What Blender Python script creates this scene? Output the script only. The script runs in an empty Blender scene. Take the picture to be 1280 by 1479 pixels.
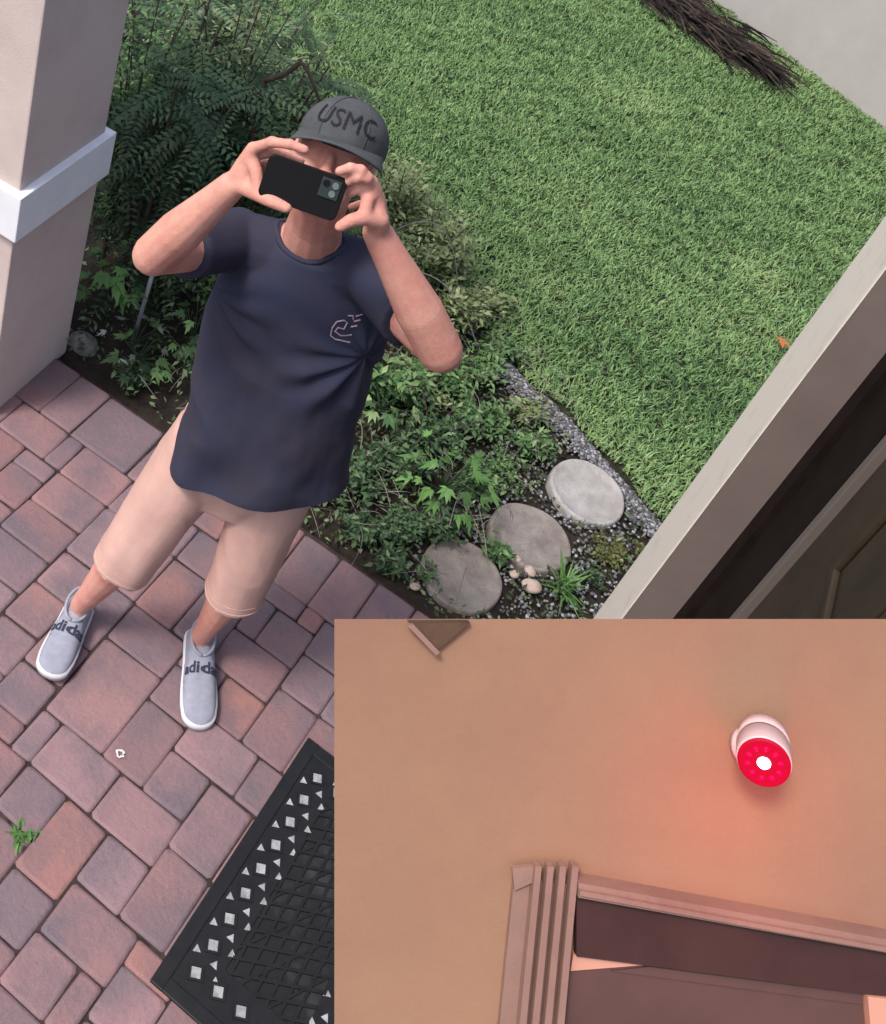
import bpy, bmesh, math, random
import numpy as np
from mathutils import Vector, Matrix, noise
from mathutils.bvhtree import BVHTree

random.seed(7)
RNG = np.random.default_rng(7)
SC = bpy.context.scene
COL = SC.collection

# ------------------------------------------------------------------ camera, sky, sun, exposure
cam_d = bpy.data.cameras.new('camera')
cam = bpy.data.objects.new('camera', cam_d)
COL.objects.link(cam)
CR = Vector((0.8245, 0.5324, 0.1914)); CF = Vector((-0.3216, 0.7194, -0.6157))
CF.normalize(); CR = (CR - CF * CR.dot(CF)).normalized(); CU = CR.cross(CF)
CAMPOS = Vector((0, 0, 3.0953))
m = Matrix((CR, CU, -CF)).transposed().to_4x4(); m.translation = CAMPOS
cam.matrix_world = m
cam_d.sensor_fit = 'HORIZONTAL'; cam_d.sensor_width = 36.0
cam_d.lens = 36.0 * 1729.09 / 1280.0
cam_d.shift_x = (640 - 273.84) / 1280.0
cam_d.shift_y = -(739.5 - 289.27) / 1280.0
cam_d.clip_start = 0.05; cam_d.clip_end = 500
SC.camera = cam

SUN_EL, SUN_AZ = math.radians(58), math.radians(215)     # azimuth clockwise from +Y
w = bpy.data.worlds.new('World'); SC.world = w; w.use_nodes = True
nt = w.node_tree; nt.nodes.clear()
sky = nt.nodes.new('ShaderNodeTexSky'); sky.sky_type = 'NISHITA'; sky.sun_disc = False
sky.sun_elevation = SUN_EL; sky.sun_rotation = SUN_AZ
sky.air_density = 1.0; sky.dust_density = 4.0; sky.ozone_density = 1.0
bg = nt.nodes.new('ShaderNodeBackground'); bg.inputs['Strength'].default_value = 0.12
ow = nt.nodes.new('ShaderNodeOutputWorld')
nt.links.new(sky.outputs[0], bg.inputs[0]); nt.links.new(bg.outputs[0], ow.inputs[0])
sun_d = bpy.data.lights.new('sun', 'SUN'); sun_d.energy = 1.5; sun_d.angle = math.radians(12); sun_d.color = (1, .95, .88)
sun = bpy.data.objects.new('sun', sun_d); COL.objects.link(sun)
sd = Vector((math.sin(SUN_AZ) * math.cos(SUN_EL), math.cos(SUN_AZ) * math.cos(SUN_EL), math.sin(SUN_EL)))
sun.rotation_euler = (-sd).to_track_quat('-Z', 'Y').to_euler(); sun.location = (0, 0, 12)
vs = SC.view_settings
vs.view_transform = 'Standard'; vs.look = 'None'; vs.gamma = 1; vs.use_curve_mapping = False; vs.exposure = 1.02

# ------------------------------------------------------------------ materials
def mat(name, col, rough=.7, col2=None, scale=8, detail=6, bump=0.0, bscale=60, rnd=None, spec=.3, sss=0, metal=0, tint=None, transl=0, ramp=(.35, .65), coat=0, grain=0):
    M = bpy.data.materials.new(name); M.use_nodes = True
    t = M.node_tree; N = t.nodes; L = t.links
    b = N['Principled BSDF']
    b.inputs['Roughness'].default_value = rough
    b.inputs['Specular IOR Level'].default_value = spec
    b.inputs['Metallic'].default_value = metal
    if sss:
        b.inputs['Subsurface Weight'].default_value = sss
        b.inputs['Subsurface Radius'].default_value = (.012, .004, .002)
        b.inputs['Subsurface Scale'].default_value = .5
    tc = N.new('ShaderNodeTexCoord')
    src = tc.outputs['Object']
    oi = None
    if rnd:
        oi = N.new('ShaderNodeObjectInfo')
        ad = N.new('ShaderNodeVectorMath'); ad.operation = 'MULTIPLY_ADD'
        cx = N.new('ShaderNodeCombineXYZ')
        for k in range(3): L.new(oi.outputs['Random'], cx.inputs[k])
        ad.inputs[1].default_value = (1, 1, 1)
        sc = N.new('ShaderNodeVectorMath'); sc.operation = 'SCALE'; sc.inputs['Scale'].default_value = 37
        L.new(cx.outputs[0], sc.inputs[0])
        L.new(src, ad.inputs[0]); L.new(sc.outputs[0], ad.inputs[2]); src = ad.outputs[0]
    cur = None
    def rgb(c):
        r = N.new('ShaderNodeRGB'); r.outputs[0].default_value = (*c, 1); return r.outputs[0]
    cur = rgb(col)
    def mix(f, a, bb, mode='MIX'):
        x = N.new('ShaderNodeMix'); x.data_type = 'RGBA'; x.blend_type = mode
        if isinstance(f, float): x.inputs[0].default_value = f
        else: L.new(f, x.inputs[0])
        L.new(a, x.inputs[6]); L.new(bb, x.inputs[7]); return x.outputs[2]
    if rnd:
        r = N.new('ShaderNodeValToRGB'); r.color_ramp.interpolation = 'LINEAR'
        e = r.color_ramp.elements
        while len(e) < len(rnd): e.new(.5)
        for k, c in enumerate(rnd):
            e[k].position = k / (len(rnd) - 1); e[k].color = (*c, 1)
        L.new(oi.outputs['Random'], r.inputs[0]); cur = r.outputs[0]
    if tint:
        at = N.new('ShaderNodeAttribute'); at.attribute_name = 'tint'
        r = N.new('ShaderNodeValToRGB'); e = r.color_ramp.elements
        while len(e) < len(tint): e.new(.5)
        for k, c in enumerate(tint):
            e[k].position = k / (len(tint) - 1); e[k].color = (*c, 1)
        L.new(at.outputs['Fac'], r.inputs[0]); cur = r.outputs[0]
    if col2:
        n = N.new('ShaderNodeTexNoise'); n.inputs['Scale'].default_value = scale; n.inputs['Detail'].default_value = detail
        n.inputs['Roughness'].default_value = .65
        L.new(src, n.inputs['Vector'])
        r = N.new('ShaderNodeValToRGB'); r.color_ramp.elements[0].position = ramp[0]; r.color_ramp.elements[1].position = ramp[1]
        L.new(n.outputs['Fac'], r.inputs[0])
        cur = mix(r.outputs[0], cur, rgb(col2))
    if grain:
        n = N.new('ShaderNodeTexNoise'); n.inputs['Scale'].default_value = 420; n.inputs['Detail'].default_value = 2
        L.new(src, n.inputs['Vector'])
        mr = N.new('ShaderNodeMapRange'); mr.inputs[1].default_value = .3; mr.inputs[2].default_value = .7
        mr.inputs[3].default_value = 1 - grain; mr.inputs[4].default_value = 1 + grain
        L.new(n.outputs['Fac'], mr.inputs[0])
        cc = N.new('ShaderNodeCombineColor')
        for k in range(3): L.new(mr.outputs[0], cc.inputs[k])
        cur = mix(1.0, cur, cc.outputs[0], 'MULTIPLY')
    L.new(cur, b.inputs['Base Color'])
    if bump:
        n = N.new('ShaderNodeTexNoise'); n.inputs['Scale'].default_value = bscale; n.inputs['Detail'].default_value = 5
        L.new(src, n.inputs['Vector'])
        bp = N.new('ShaderNodeBump'); bp.inputs['Strength'].default_value = bump; bp.inputs['Distance'].default_value = .004
        L.new(n.outputs['Fac'], bp.inputs['Height']); L.new(bp.outputs[0], b.inputs['Normal'])
    if transl:
        tr = N.new('ShaderNodeBsdfTranslucent'); L.new(cur, tr.inputs['Color'])
        ms = N.new('ShaderNodeMixShader'); ms.inputs[0].default_value = transl
        L.new(b.outputs[0], ms.inputs[1]); L.new(tr.outputs[0], ms.inputs[2])
        L.new(ms.outputs[0], N['Material Output'].inputs[0])
    return M

def emit(name, col, s):
    M = bpy.data.materials.new(name); M.use_nodes = True
    N = M.node_tree.nodes; b = N['Principled BSDF']
    b.inputs['Base Color'].default_value = (*[c * .05 for c in col], 1); b.inputs['Specular IOR Level'].default_value = .1
    b.inputs['Emission Color'].default_value = (*col, 1); b.inputs['Emission Strength'].default_value = s
    return M

MT = {}
MT['paver'] = mat('paver_concrete', (.2, .1, .1), .85, rnd=[(.20, .108, .108), (.245, .145, .148), (.17, .115, .13), (.27, .13, .115), (.165, .11, .122), (.235, .13, .125), (.20, .135, .152), (.255, .155, .162), (.215, .112, .11)],
                  col2=(.115, .094, .112), scale=5.5, ramp=(.38, .72), bump=.7, bscale=70, grain=.16)
MT['sand'] = mat('joint_sand', (.055, .035, .032), .95, (.02, .014, .014), 30, bump=.5, bscale=200)
MT['soil'] = mat('garden_soil', (.032, .024, .018), .95, (.012, .009, .008), 12, bump=1, bscale=90)
MT['turf'] = mat('lawn_earth', (.030, .036, .018), .95, (.016, .016, .01), 20, bump=1, bscale=80)
MT['grass'] = mat('grass_blade', (.1, .2, .05), .55, tint=[(.05, .115, .05), (.165, .29, .115), (.265, .415, .17), (.39, .49, .235)], transl=.38, spec=.25)
MT['stucco'] = mat('pale_stucco', (.55, .46, .43), .9, (.46, .38, .355), 3.5, ramp=(.42, .75), bump=.25, bscale=160)
MT['white'] = mat('white_trim', (.76, .77, .82), .6, (.68, .69, .73), 6)
MT['cream'] = mat('cream_trim', (.66, .6, .52), .8, (.5, .44, .37), 11, ramp=(.55, .85), bump=.15, bscale=100, grain=.05)
MT['farwall'] = mat('grey_stucco', (.38, .365, .35), .9, (.34, .325, .31), 3, bump=.2, bscale=120)
MT['taupe'] = mat('taupe_surface', (.17, .135, .125), .7, (.145, .115, .105), 5)
MT['darkwood'] = mat('dark_brown_frame', (.009, .005, .0045), .9, (.014, .009, .007), 10, spec=.08)
MT['door'] = mat('brown_door', (.045, .034, .024), .7, (.033, .025, .018), 6, spec=.12)
MT['doorline'] = mat('door_weatherstrip', (.12, .1, .09), .6)
MT['rubber'] = mat('black_rubber', (.006, .0065, .008), .5, (.01, .0105, .012), 25, spec=.3)
MT['dusty'] = mat('dusty_rubber', (.011, .012, .013), .7, (.045, .045, .047), 7, ramp=(.5, .8), spec=.2)
MT['inlay'] = mat('pale_grit', (.36, .36, .38), .85, (.17, .17, .18), 45, bump=.3)
MT['stone'] = mat('stepping_stone', (.25, .225, .205), .92, (.16, .135, .125), 14, bump=.8, bscale=90, grain=.3)
MT['stone_pale'] = mat('stepping_stone_pale', (.36, .345, .34), .92, (.25, .235, .225), 14, bump=.8, bscale=90, grain=.3)
MT['gravel'] = mat('pale_gravel', (.34, .35, .38), .9, tint=[(.06, .06, .065), (.16, .16, .175), (.34, .35, .38)])
MT['pebble'] = mat('pebble', (.38, .27, .22), .7, (.48, .4, .35), 30)
MT['skin'] = mat('skin', (.58, .29, .23), .62, (.49, .19, .15), 13, ramp=(.4, .72), sss=.08, spec=.25, bump=.22, bscale=150, grain=.06)
MT['hair'] = mat('grey_hair', (.2, .17, .15), .6)
MT['shirt'] = mat('navy_shirt', (.028, .033, .066), .9, (.036, .033, .05), 5, spec=.2, bump=.15, bscale=300)
MT['print'] = mat('shirt_print', (.36, .26, .31), .9)
MT['shorts'] = mat('tan_shorts', (.52, .33, .285), .9, (.45, .27, .235), 5, bump=.2, bscale=260)
MT['cap'] = mat('grey_cap', (.075, .082, .086), .95, (.05, .054, .06), 14, bump=.3, bscale=350)
MT['capink'] = mat('cap_lettering', (.01, .01, .014), .8)
MT['eye'] = mat('dark_eye', (.07, .03, .025), .4)
MT['knit'] = mat('grey_knit', (.27, .28, .34), .85, (.22, .23, .29), 40, bump=.35, bscale=420)
MT['sole'] = mat('white_sole', (.52, .51, .54), .7)
MT['shoeink'] = mat('shoe_lettering', (.025, .03, .055), .8)
MT['phone'] = mat('phone_black', (.004, .004, .0045), .6, spec=.15)
MT['lens'] = mat('phone_lens', (.014, .02, .02), .25, spec=.4)
MT['lensglass'] = mat('lens_ring', (.10, .13, .12), .3)
MT['metal'] = mat('grey_metal', (.28, .29, .31), .5, metal=.3)
MT['bark'] = mat('twig_bark', (.09, .065, .05), .9, (.05, .035, .028), 30)
MT['greystem'] = mat('grey_stem', (.22, .2, .19), .85, (.13, .12, .11), 30)
MT['brush'] = mat('dry_brush', (.03, .02, .018), .9, tint=[(.008, .006, .006), (.028, .019, .016), (.085, .06, .05)])
MT['tan'] = mat('tan_stucco', (.275, .157, .095), .88, (.225, .12, .08), 1.7, bump=.12, bscale=140, grain=.03)
MT['casing'] = mat('beige_casing', (.25, .145, .115), .65, (.19, .11, .088), 7, bump=.15, bscale=60, grain=.04)
MT['lintel'] = mat('brown_lintel', (.05, .021, .018), .6, (.036, .015, .013), 9)
MT['leafdoor'] = mat('mauve_brown_door', (.095, .048, .041), .5, (.07, .036, .031), 4)
MT['pinklight'] = mat('pale_pink_paint', (.5, .25, .18), .6)
MT['bracket'] = mat('dark_bronze', (.1, .055, .03), .6, (.06, .032, .02), 20)
MT['camwhite'] = mat('camera_shell', (.62, .42, .42), .4, spec=.4)
MT['camblack'] = mat('camera_gap', (.12, .05, .05), .5)
MT['redface'] = emit('red_glow', (.36, .0, .016), 1.0)
MT['redlamp'] = emit('red_lamp', (.85, .0, .05), 1.0)
MT['led'] = emit('white_led', (1, .98, .98), 6)
def leafmat(name, cols, transl=.2):
    return mat(name, cols[0], .5, tint=cols, transl=transl, spec=.35)
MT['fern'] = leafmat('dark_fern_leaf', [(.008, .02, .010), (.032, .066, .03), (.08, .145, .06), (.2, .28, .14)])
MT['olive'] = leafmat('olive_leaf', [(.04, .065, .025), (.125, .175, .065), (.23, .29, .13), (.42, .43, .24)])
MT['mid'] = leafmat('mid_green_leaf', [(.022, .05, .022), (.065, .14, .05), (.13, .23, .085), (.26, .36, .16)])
MT['bright'] = leafmat('bright_green_leaf', [(.05, .11, .03), (.09, .2, .055), (.14, .28, .08)])
MT['silver'] = leafmat('silver_leaf', [(.12, .16, .12), (.3, .35, .3), (.55, .58, .54)])
MT['moss'] = leafmat('moss_leaf', [(.06, .07, .02), (.13, .15, .045), (.2, .21, .07)])
MT['litter'] = leafmat('bed_leaf', [(.03, .026, .018), (.06, .075, .032), (.07, .13, .05), (.15, .21, .09), (.30, .29, .2)])

# ------------------------------------------------------------------ helpers
def tag(o, label=None, cat=None, group=None, kind=None):
    if label: o['label'] = label
    if cat: o['category'] = cat
    if group: o['group'] = group
    if kind: o['kind'] = kind
    return o
def link(name, me, m=None, parent=None, smooth=False):
    o = bpy.data.objects.new(name, me); COL.objects.link(o)
    if m: me.materials.clear(); me.materials.append(m)
    if parent: o.parent = parent; o.matrix_parent_inverse = Matrix.Identity(4)
    if smooth:
        me.polygons.foreach_set('use_smooth', [True] * len(me.polygons))
    return o
def empty(name, loc, label, cat, group=None, rot=0):
    o = bpy.data.objects.new(name, None); COL.objects.link(o); o.location = loc; o.rotation_euler = (0, 0, rot)
    o.empty_display_size = .1
    return tag(o, label, cat, group)
def mesh(name, v, f):
    me = bpy.data.meshes.new(name); me.from_pydata([tuple(x) for x in v], [], f); me.update(); return me
def child(name, me, m, root, smooth=False):
    """me holds world coordinates; root is an Empty with location (and z rotation)"""
    inv = (Matrix.Translation(root.location) @ root.rotation_euler.to_matrix().to_4x4()).inverted() if root.parent is None else Matrix.Identity(4)
    me.transform(inv)
    return link(name, me, m, root, smooth)
def sub(name, me, m, part, root, smooth=False):
    inv = (Matrix.Translation(root.location) @ root.rotation_euler.to_matrix().to_4x4()).inverted()
    me.transform(inv)
    return link(name, me, m, part, smooth)
def bm_box(bm, lo, hi, M=None, bev=0):
    r = bmesh.ops.create_cube(bm, size=1)
    vs_ = r['verts']
    s = [hi[k] - lo[k] for k in range(3)]; c = [(hi[k] + lo[k]) / 2 for k in range(3)]
    for v in vs_: v.co = Vector([v.co[k] * s[k] + c[k] for k in range(3)])
    if bev:
        es = list({e for v in vs_ for e in v.link_edges})
        rr = bmesh.ops.bevel(bm, geom=es, offset=bev, segments=2, affect='EDGES', profile=.6)
        vs_ = list({v for f in rr['faces'] for v in f.verts} | {v for v in vs_ if v.is_valid})
    if M is not None:
        for v in vs_: v.co = M @ v.co
    return vs_
def boxmesh(name, lo, hi, M=None, bev=0):
    bm = bmesh.new(); bm_box(bm, lo, hi, M, bev); return done(bm, name)
def done(bm, name):
    bmesh.ops.recalc_face_normals(bm, faces=bm.faces)
    me = bpy.data.meshes.new(name); bm.to_mesh(me); bm.free(); return me
def prism(name, poly, z0, z1, M=None, inset=0):
    """poly: list of (x,y); extruded z0..z1"""
    n = len(poly); P = [Vector((x, y, 0)) for x, y in poly]
    c = sum(P, Vector()) / n
    v = [Vector((q.x, q.y, z0)) for q in P] + [Vector((q.x + (c.x - q.x) * inset, q.y + (c.y - q.y) * inset, z1)) for q in P]
    f = [list(range(n))[::-1], list(range(n, 2 * n))] + [[i, (i + 1) % n, n + (i + 1) % n, n + i] for i in range(n)]
    if M is not None: v = [M @ q for q in v]
    bm = bmesh.new()
    bv = [bm.verts.new(q) for q in v]
    for ff in f: bm.faces.new([bv[i] for i in ff])
    return done(bm, name)
def tube(bm, pts, r, seg=6, r1=None):
    pts = [Vector(p) for p in pts]; n = len(pts); prev = None; rings = []
    for i, p in enumerate(pts):
        d = (pts[min(i + 1, n - 1)] - pts[max(i - 1, 0)]).normalized()
        if prev is None:
            x = d.orthogonal().normalized()
        else:
            x = (prev - d * prev.dot(d)).normalized()
        prev = x; y = d.cross(x)
        rr = r if r1 is None else r + (r1 - r) * i / max(1, n - 1)
        rings.append([bm.verts.new(p + (x * math.cos(2 * math.pi * k / seg) + y * math.sin(2 * math.pi * k / seg)) * rr) for k in range(seg)])
    for a, b in zip(rings, rings[1:]):
        for k in range(seg): bm.faces.new((a[k], a[(k + 1) % seg], b[(k + 1) % seg], b[k]))
    bm.faces.new(rings[0][::-1]); bm.faces.new(rings[-1])
def bez(p0, p1, p2, n=8):
    p0, p1, p2 = Vector(p0), Vector(p1), Vector(p2)
    return [p0 * (1 - t) ** 2 + p1 * 2 * t * (1 - t) + p2 * t * t for t in [i / n for i in range(n + 1)]]
def np_mesh(name, V, F, tint=None):
    me = bpy.data.meshes.new(name)
    V = np.asarray(V, np.float32); F = np.asarray(F, np.int32)
    me.vertices.add(len(V)); me.vertices.foreach_set('co', V.ravel())
    k = F.shape[1]
    me.loops.add(F.size); me.loops.foreach_set('vertex_index', F.ravel())
    me.polygons.add(len(F)); me.polygons.foreach_set('loop_start', np.arange(0, F.size, k, dtype=np.int32))
    me.polygons.foreach_set('loop_total', np.full(len(F), k, np.int32))
    if tint is not None:
        a = me.attributes.new('tint', 'FLOAT', 'POINT'); a.data.foreach_set('value', np.asarray(tint, np.float32))
    me.update(calc_edges=True); return me
def norm(a): return a / np.maximum(np.linalg.norm(a, axis=-1, keepdims=True), 1e-9)
def leaf_verts(pos, d, n, L, W, tint, fold=.25, droop=.15):
    """folded diamond leaves: base, left, tip, right, mid  -> 4 triangles each"""
    d = norm(d); n = norm(n - d * (n * d).sum(-1, keepdims=True)); s = np.cross(d, n)
    L = L[:, None]; W = W[:, None]
    mid = pos + d * L * .45 + n * L * .04
    tip = pos + d * L - n * L * droop
    lf = pos + d * L * .42 + s * W * .5 + n * W * fold
    rt = pos + d * L * .42 - s * W * .5 + n * W * fold
    V = np.stack([pos, lf, tip, rt, mid], 1).reshape(-1, 3)
    b = np.arange(len(pos))[:, None] * 5
    F = np.concatenate([b + [0, 4, 1], b + [1, 4, 2], b + [0, 3, 4], b + [3, 2, 4]], 0)
    return V, F, np.repeat(tint, 5)
class Leaves:
    def __init__(s): s.V = []; s.F = []; s.T = []; s.n = 0
    def add(s, *a, **k):
        V, F, T = leaf_verts(*a, **k); s.V.append(V); s.F.append(F + s.n); s.T.append(T); s.n += len(V)
    def mesh(s, name): return np_mesh(name, np.concatenate(s.V), np.concatenate(s.F), np.clip(np.concatenate(s.T), 0, 1))

# ================================================================== THE SETTING
# bed / lawn edge curve (x -> y)
EDGE = [(-6, 5.9), (-3.2, 5.2), (-2.2, 4.9), (-1.3, 4.45), (-.62, 4.03), (-.33, 3.84), (-.09, 3.68), (.12, 3.61), (.36, 3.47), (.54, 3.37), (1.2, 3.1), (6, 1.6)]
EX = np.array([e[0] for e in EDGE]); EY = np.array([e[1] for e in EDGE])
def edge_y(x): return np.interp(x, EX, EY)

g = mesh('ground', [(-60, -60, -.08), (60, -60, -.08), (60, 60, -.08), (-60, 60, -.08)], [(0, 1, 2, 3)])
tag(link('ground', g, MT['turf']), kind='structure')
# garden bed soil, gently lumpy
nx, ny = 70, 50
V = []; 
for j in range(ny):
    for i in range(nx):
        x = -4 + 5.6 * i / (nx - 1); y = 2.2 + 3.6 * j / (ny - 1)
        V.append((x, y, -.034 + .028 * noise.noise(Vector((x * 3, y * 3, 0))) + .015 * noise.noise(Vector((x * 11, y * 11, 3)))))
F = [(j * nx + i, j * nx + i + 1, (j + 1) * nx + i + 1, (j + 1) * nx + i) for j in range(ny - 1) for i in range(nx - 1)]
tag(link('garden_bed', mesh('garden_bed', V, F), MT['soil'], smooth=True), kind='structure')
# lawn earth
xs = np.linspace(-6, 6, 61)
V = [(x, float(edge_y(x)), -.03) for x in xs] + [(x, float(edge_y(x)) + .02, .0) for x in xs] + [(x, 14, .012) for x in xs]
n_ = len(xs)
F = [(r * n_ + i, r * n_ + i + 1, (r + 1) * n_ + i + 1, (r + 1) * n_ + i) for r in range(2) for i in range(n_ - 1)]
tag(link('lawn', mesh('lawn', V, F), MT['turf']), kind='structure')

# porch base + pavers
def lat(i, j): return (0.1005 + .067 * i + .0021 * j, -.0664 - .0028 * i + .0695 * j)
pb = prism('porch_paving', [lat(-34, 2), lat(40, 2), lat(40, 36.4), lat(-34, 36.4)], -.07, -.008)
porch = tag(link('porch_paving', pb, MT['sand']), kind='structure')

PINNED = [(-12, -9, 20, 22), (-9, -6, 20, 22), (-10, -8, 22, 25), (-10, -8, 17, 20), (-8, -6, 18, 20), (-8, -5, 16, 18), (-8, -6, 14, 16),
          (-6, -4, 18, 21), (-6, -4, 21, 24), (-8, -6, 22, 24), (-8, -5, 24, 26), (-8, -6, 26, 28), (-6, -4, 26, 29), (-9, -6, 28, 30), (-8, -6, 30, 32),
          (-13, -10, 26, 28), (-13, -10, 22, 26), (-17, -15, 26, 28), (-17, -15, 24, 26), (-17, -15, 22, 24), (-15, -13, 21, 23), (-12, -10, 18, 20), (-10, -7, 15, 17), (-10, -8, 13, 15), (-11, -8, 25, 28),
          (-24, -21, 31, 33), (-20, -17, 31, 33), (-17, -15, 31, 33)]
EDGE_ROW = [(-34, -31), (-31, -28), (-28, -25), (-25, -23), (-23, -21), (-21, -17.5), (-17.5, -15), (-15, -12), (-12, -9), (-9, -7), (-7, -5), (-5, -3), (-3, 0), (0, 2), (2, 5), (5, 7)]
occ = {}
rects = []
def put(r):
    for i in range(r[0], r[1]):
        for j in range(r[2], r[3]): occ[(i, j)] = 1
    rects.append(r)
for r in PINNED:
    if not any((i, j) in occ for i in range(r[0], r[1]) for j in range(r[2], r[3])): put(r)
def fill(seed):
    rp = random.Random(seed); oc = dict(occ); out = []
    for j in range(4, 33):
        for i in range(-34, 7):
            if (i, j) in oc: continue
            opts = [(3, 2), (2, 3), (2, 2)]
            rp.shuffle(opts)
            for (a, b) in opts + [(2, 1), (1, 2), (3, 1), (1, 3), (1, 1)]:
                if i + a <= 7 and j + b <= 33 and not any((x, y) in oc for x in range(i, i + a) for y in range(j, j + b)):
                    if a > 1 and b > 1 and (i + a, j) not in oc and (i + a + 1, j) in oc and rp.random() < .85: continue
                    for x in range(i, i + a):
                        for y in range(j, j + b): oc[(x, y)] = 1
                    out.append((i, i + a, j, j + b)); break
    bad = sum((1.0 if (r[1] - r[0]) * (r[3] - r[2]) == 1 else .5) * (3 if -22 < r[0] < 0 and r[2] > 8 else 1) for r in out if r[1] - r[0] == 1 or r[3] - r[2] == 1)
    return bad, out
best = min((fill(k) for k in range(120)), key=lambda t: t[0])
rects += best[1]
sizes = {}
def paver_mesh(a, b, var):
    k = (a, b, var)
    if k in sizes: return sizes[k]
    q = random.Random(hash(k) & 0xffff)
    W, D = a * .067, b * .0695
    g_ = .0016
    def ring(ins, z, rad, jit):
        out = []
        hx, hy = W / 2 - g_ - ins, D / 2 - g_ - ins
        for sx, sy in ((1, 1), (-1, 1), (-1, -1), (1, -1)):
            for t in ((0, 1) if sx * sy > 0 else (1, 0)):
                x = sx * (hx - (rad if t == 1 else 0)); y = sy * (hy - (rad if t == 0 else 0))
                out.append((x, y, z))
        return out
    jx = [q.uniform(-.002, .002) for _ in range(16)]; jy = [q.uniform(-.002, .002) for _ in range(16)]
    R = [ring(0, -.05, .006, 0), ring(.0, -.007, .0065, 0), ring(.003, -.0026, .0085, 0), ring(.009, 0, .011, 0)]
    vv = []
    for rr in R:
        for n2, (x, y, z) in enumerate(rr): vv.append((x + jx[n2], y + jy[n2], z))
    ff = []
    for r_ in range(3):
        for n2 in range(8): ff.append((r_ * 8 + n2, r_ * 8 + (n2 + 1) % 8, (r_ + 1) * 8 + (n2 + 1) % 8, (r_ + 1) * 8 + n2))
    ff.append(tuple(range(24, 32)))
    me = mesh('paver', vv, ff); me.materials.append(MT['paver'])
    me.polygons.foreach_set('use_smooth', [False] * 8 + [True] * 16 + [False])
    sizes[k] = me; return me
rq = random.Random(11)
def add_paver(r):
    c = lat((r[0] + r[1]) / 2, (r[2] + r[3]) / 2)
    me = paver_mesh(round(r[1] - r[0], 2), r[3] - r[2], rq.randrange(4))
    o = bpy.data.objects.new('paver', me); COL.objects.link(o); o.parent = porch
    o.location = (c[0] + rq.uniform(-.002, .002), c[1] + rq.uniform(-.002, .002), rq.uniform(-.003, .003))
    o.rotation_euler = (rq.uniform(-.012, .012), rq.uniform(-.012, .012), -.036 + rq.uniform(-.012, .012))
for r in rects: add_paver(r)
for a, b in EDGE_ROW: add_paver((a, b, 33, 36.3))

# ------------------------------------------------------------------ grass (geometry)
def grass():
    N = 480000
    x = RNG.uniform(-4.2, 1.9, N); y = RNG.uniform(3.2, 8.6, N)
    # denser near the camera where blades show
    keep = (y > edge_y(x) - .012 + .018 * np.sin(x * 23)) & (x / y < .17) & (y < 8.0 - .62 * (x + .3) + .05) & (x > -3.9)
    keep &= RNG.uniform(0, 1, N) < np.clip(1.25 - .1 * (y - 3.2), .5, 1)
    x, y = x[keep], y[keep]; n = len(x)
    nz = np.array([noise.noise(Vector((a * 1.6, b * 1.6, 0))) for a, b in zip(x[::1], y[::1])])
    nz2 = np.array([noise.noise(Vector((a * 9, b * 9, 5))) for a, b in zip(x, y)])
    az = RNG.uniform(0, 2 * np.pi, n); lean = RNG.uniform(.7, 1.5, n)
    L = RNG.uniform(.018, .042, n) * (1 + .25 * nz2); W = RNG.uniform(.0035, .0075, n)
    d = np.stack([np.cos(az), np.sin(az)], 1)
    s = np.stack([-np.sin(az), np.cos(az), np.zeros(n)], 1)
    base = np.stack([x, y, np.full(n, .008) + .012 * nz2], 1)
    m1 = base + np.concatenate([d * (L * .35 * np.sin(lean * .6))[:, None], (L * .5 * np.cos(lean * .6))[:, None]], 1)
    tip = m1 + np.concatenate([d * (L * .6 * np.sin(lean))[:, None], (L * .55 * np.cos(lean))[:, None]], 1)
    V = np.stack([base - s * W[:, None] * .4, base + s * W[:, None] * .4, m1 + s * W[:, None] * .5, m1 - s * W[:, None] * .5, tip], 1).reshape(-1, 3)
    b = np.arange(n)[:, None] * 5
    F = np.concatenate([b + [0, 1, 2], b + [0, 2, 3], b + [3, 2, 4]], 0)
    yel = np.clip(.9 - (y - edge_y(x)) * 1.5, 0, 1) * .18
    dry = .35 * np.exp(-((x - .55) ** 2 + (y - 5.1) ** 2) / .03) + .25 * np.exp(-((x + .3) ** 2 + (y - 6.1) ** 2) / .05) + .3 * np.exp(-((x + .22) ** 2 + (y - 4.25) ** 2) / .02)
    T = np.clip(dry + .46 + .22 * nz + RNG.normal(0, .22, n) + yel + .05 * (nz2), 0, 1)
    tag(link('grass', np_mesh('grass', V, F, np.repeat(T, 5)), MT['grass']), 'thick green lawn grass', 'grass', kind='stuff')
grass()

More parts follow.
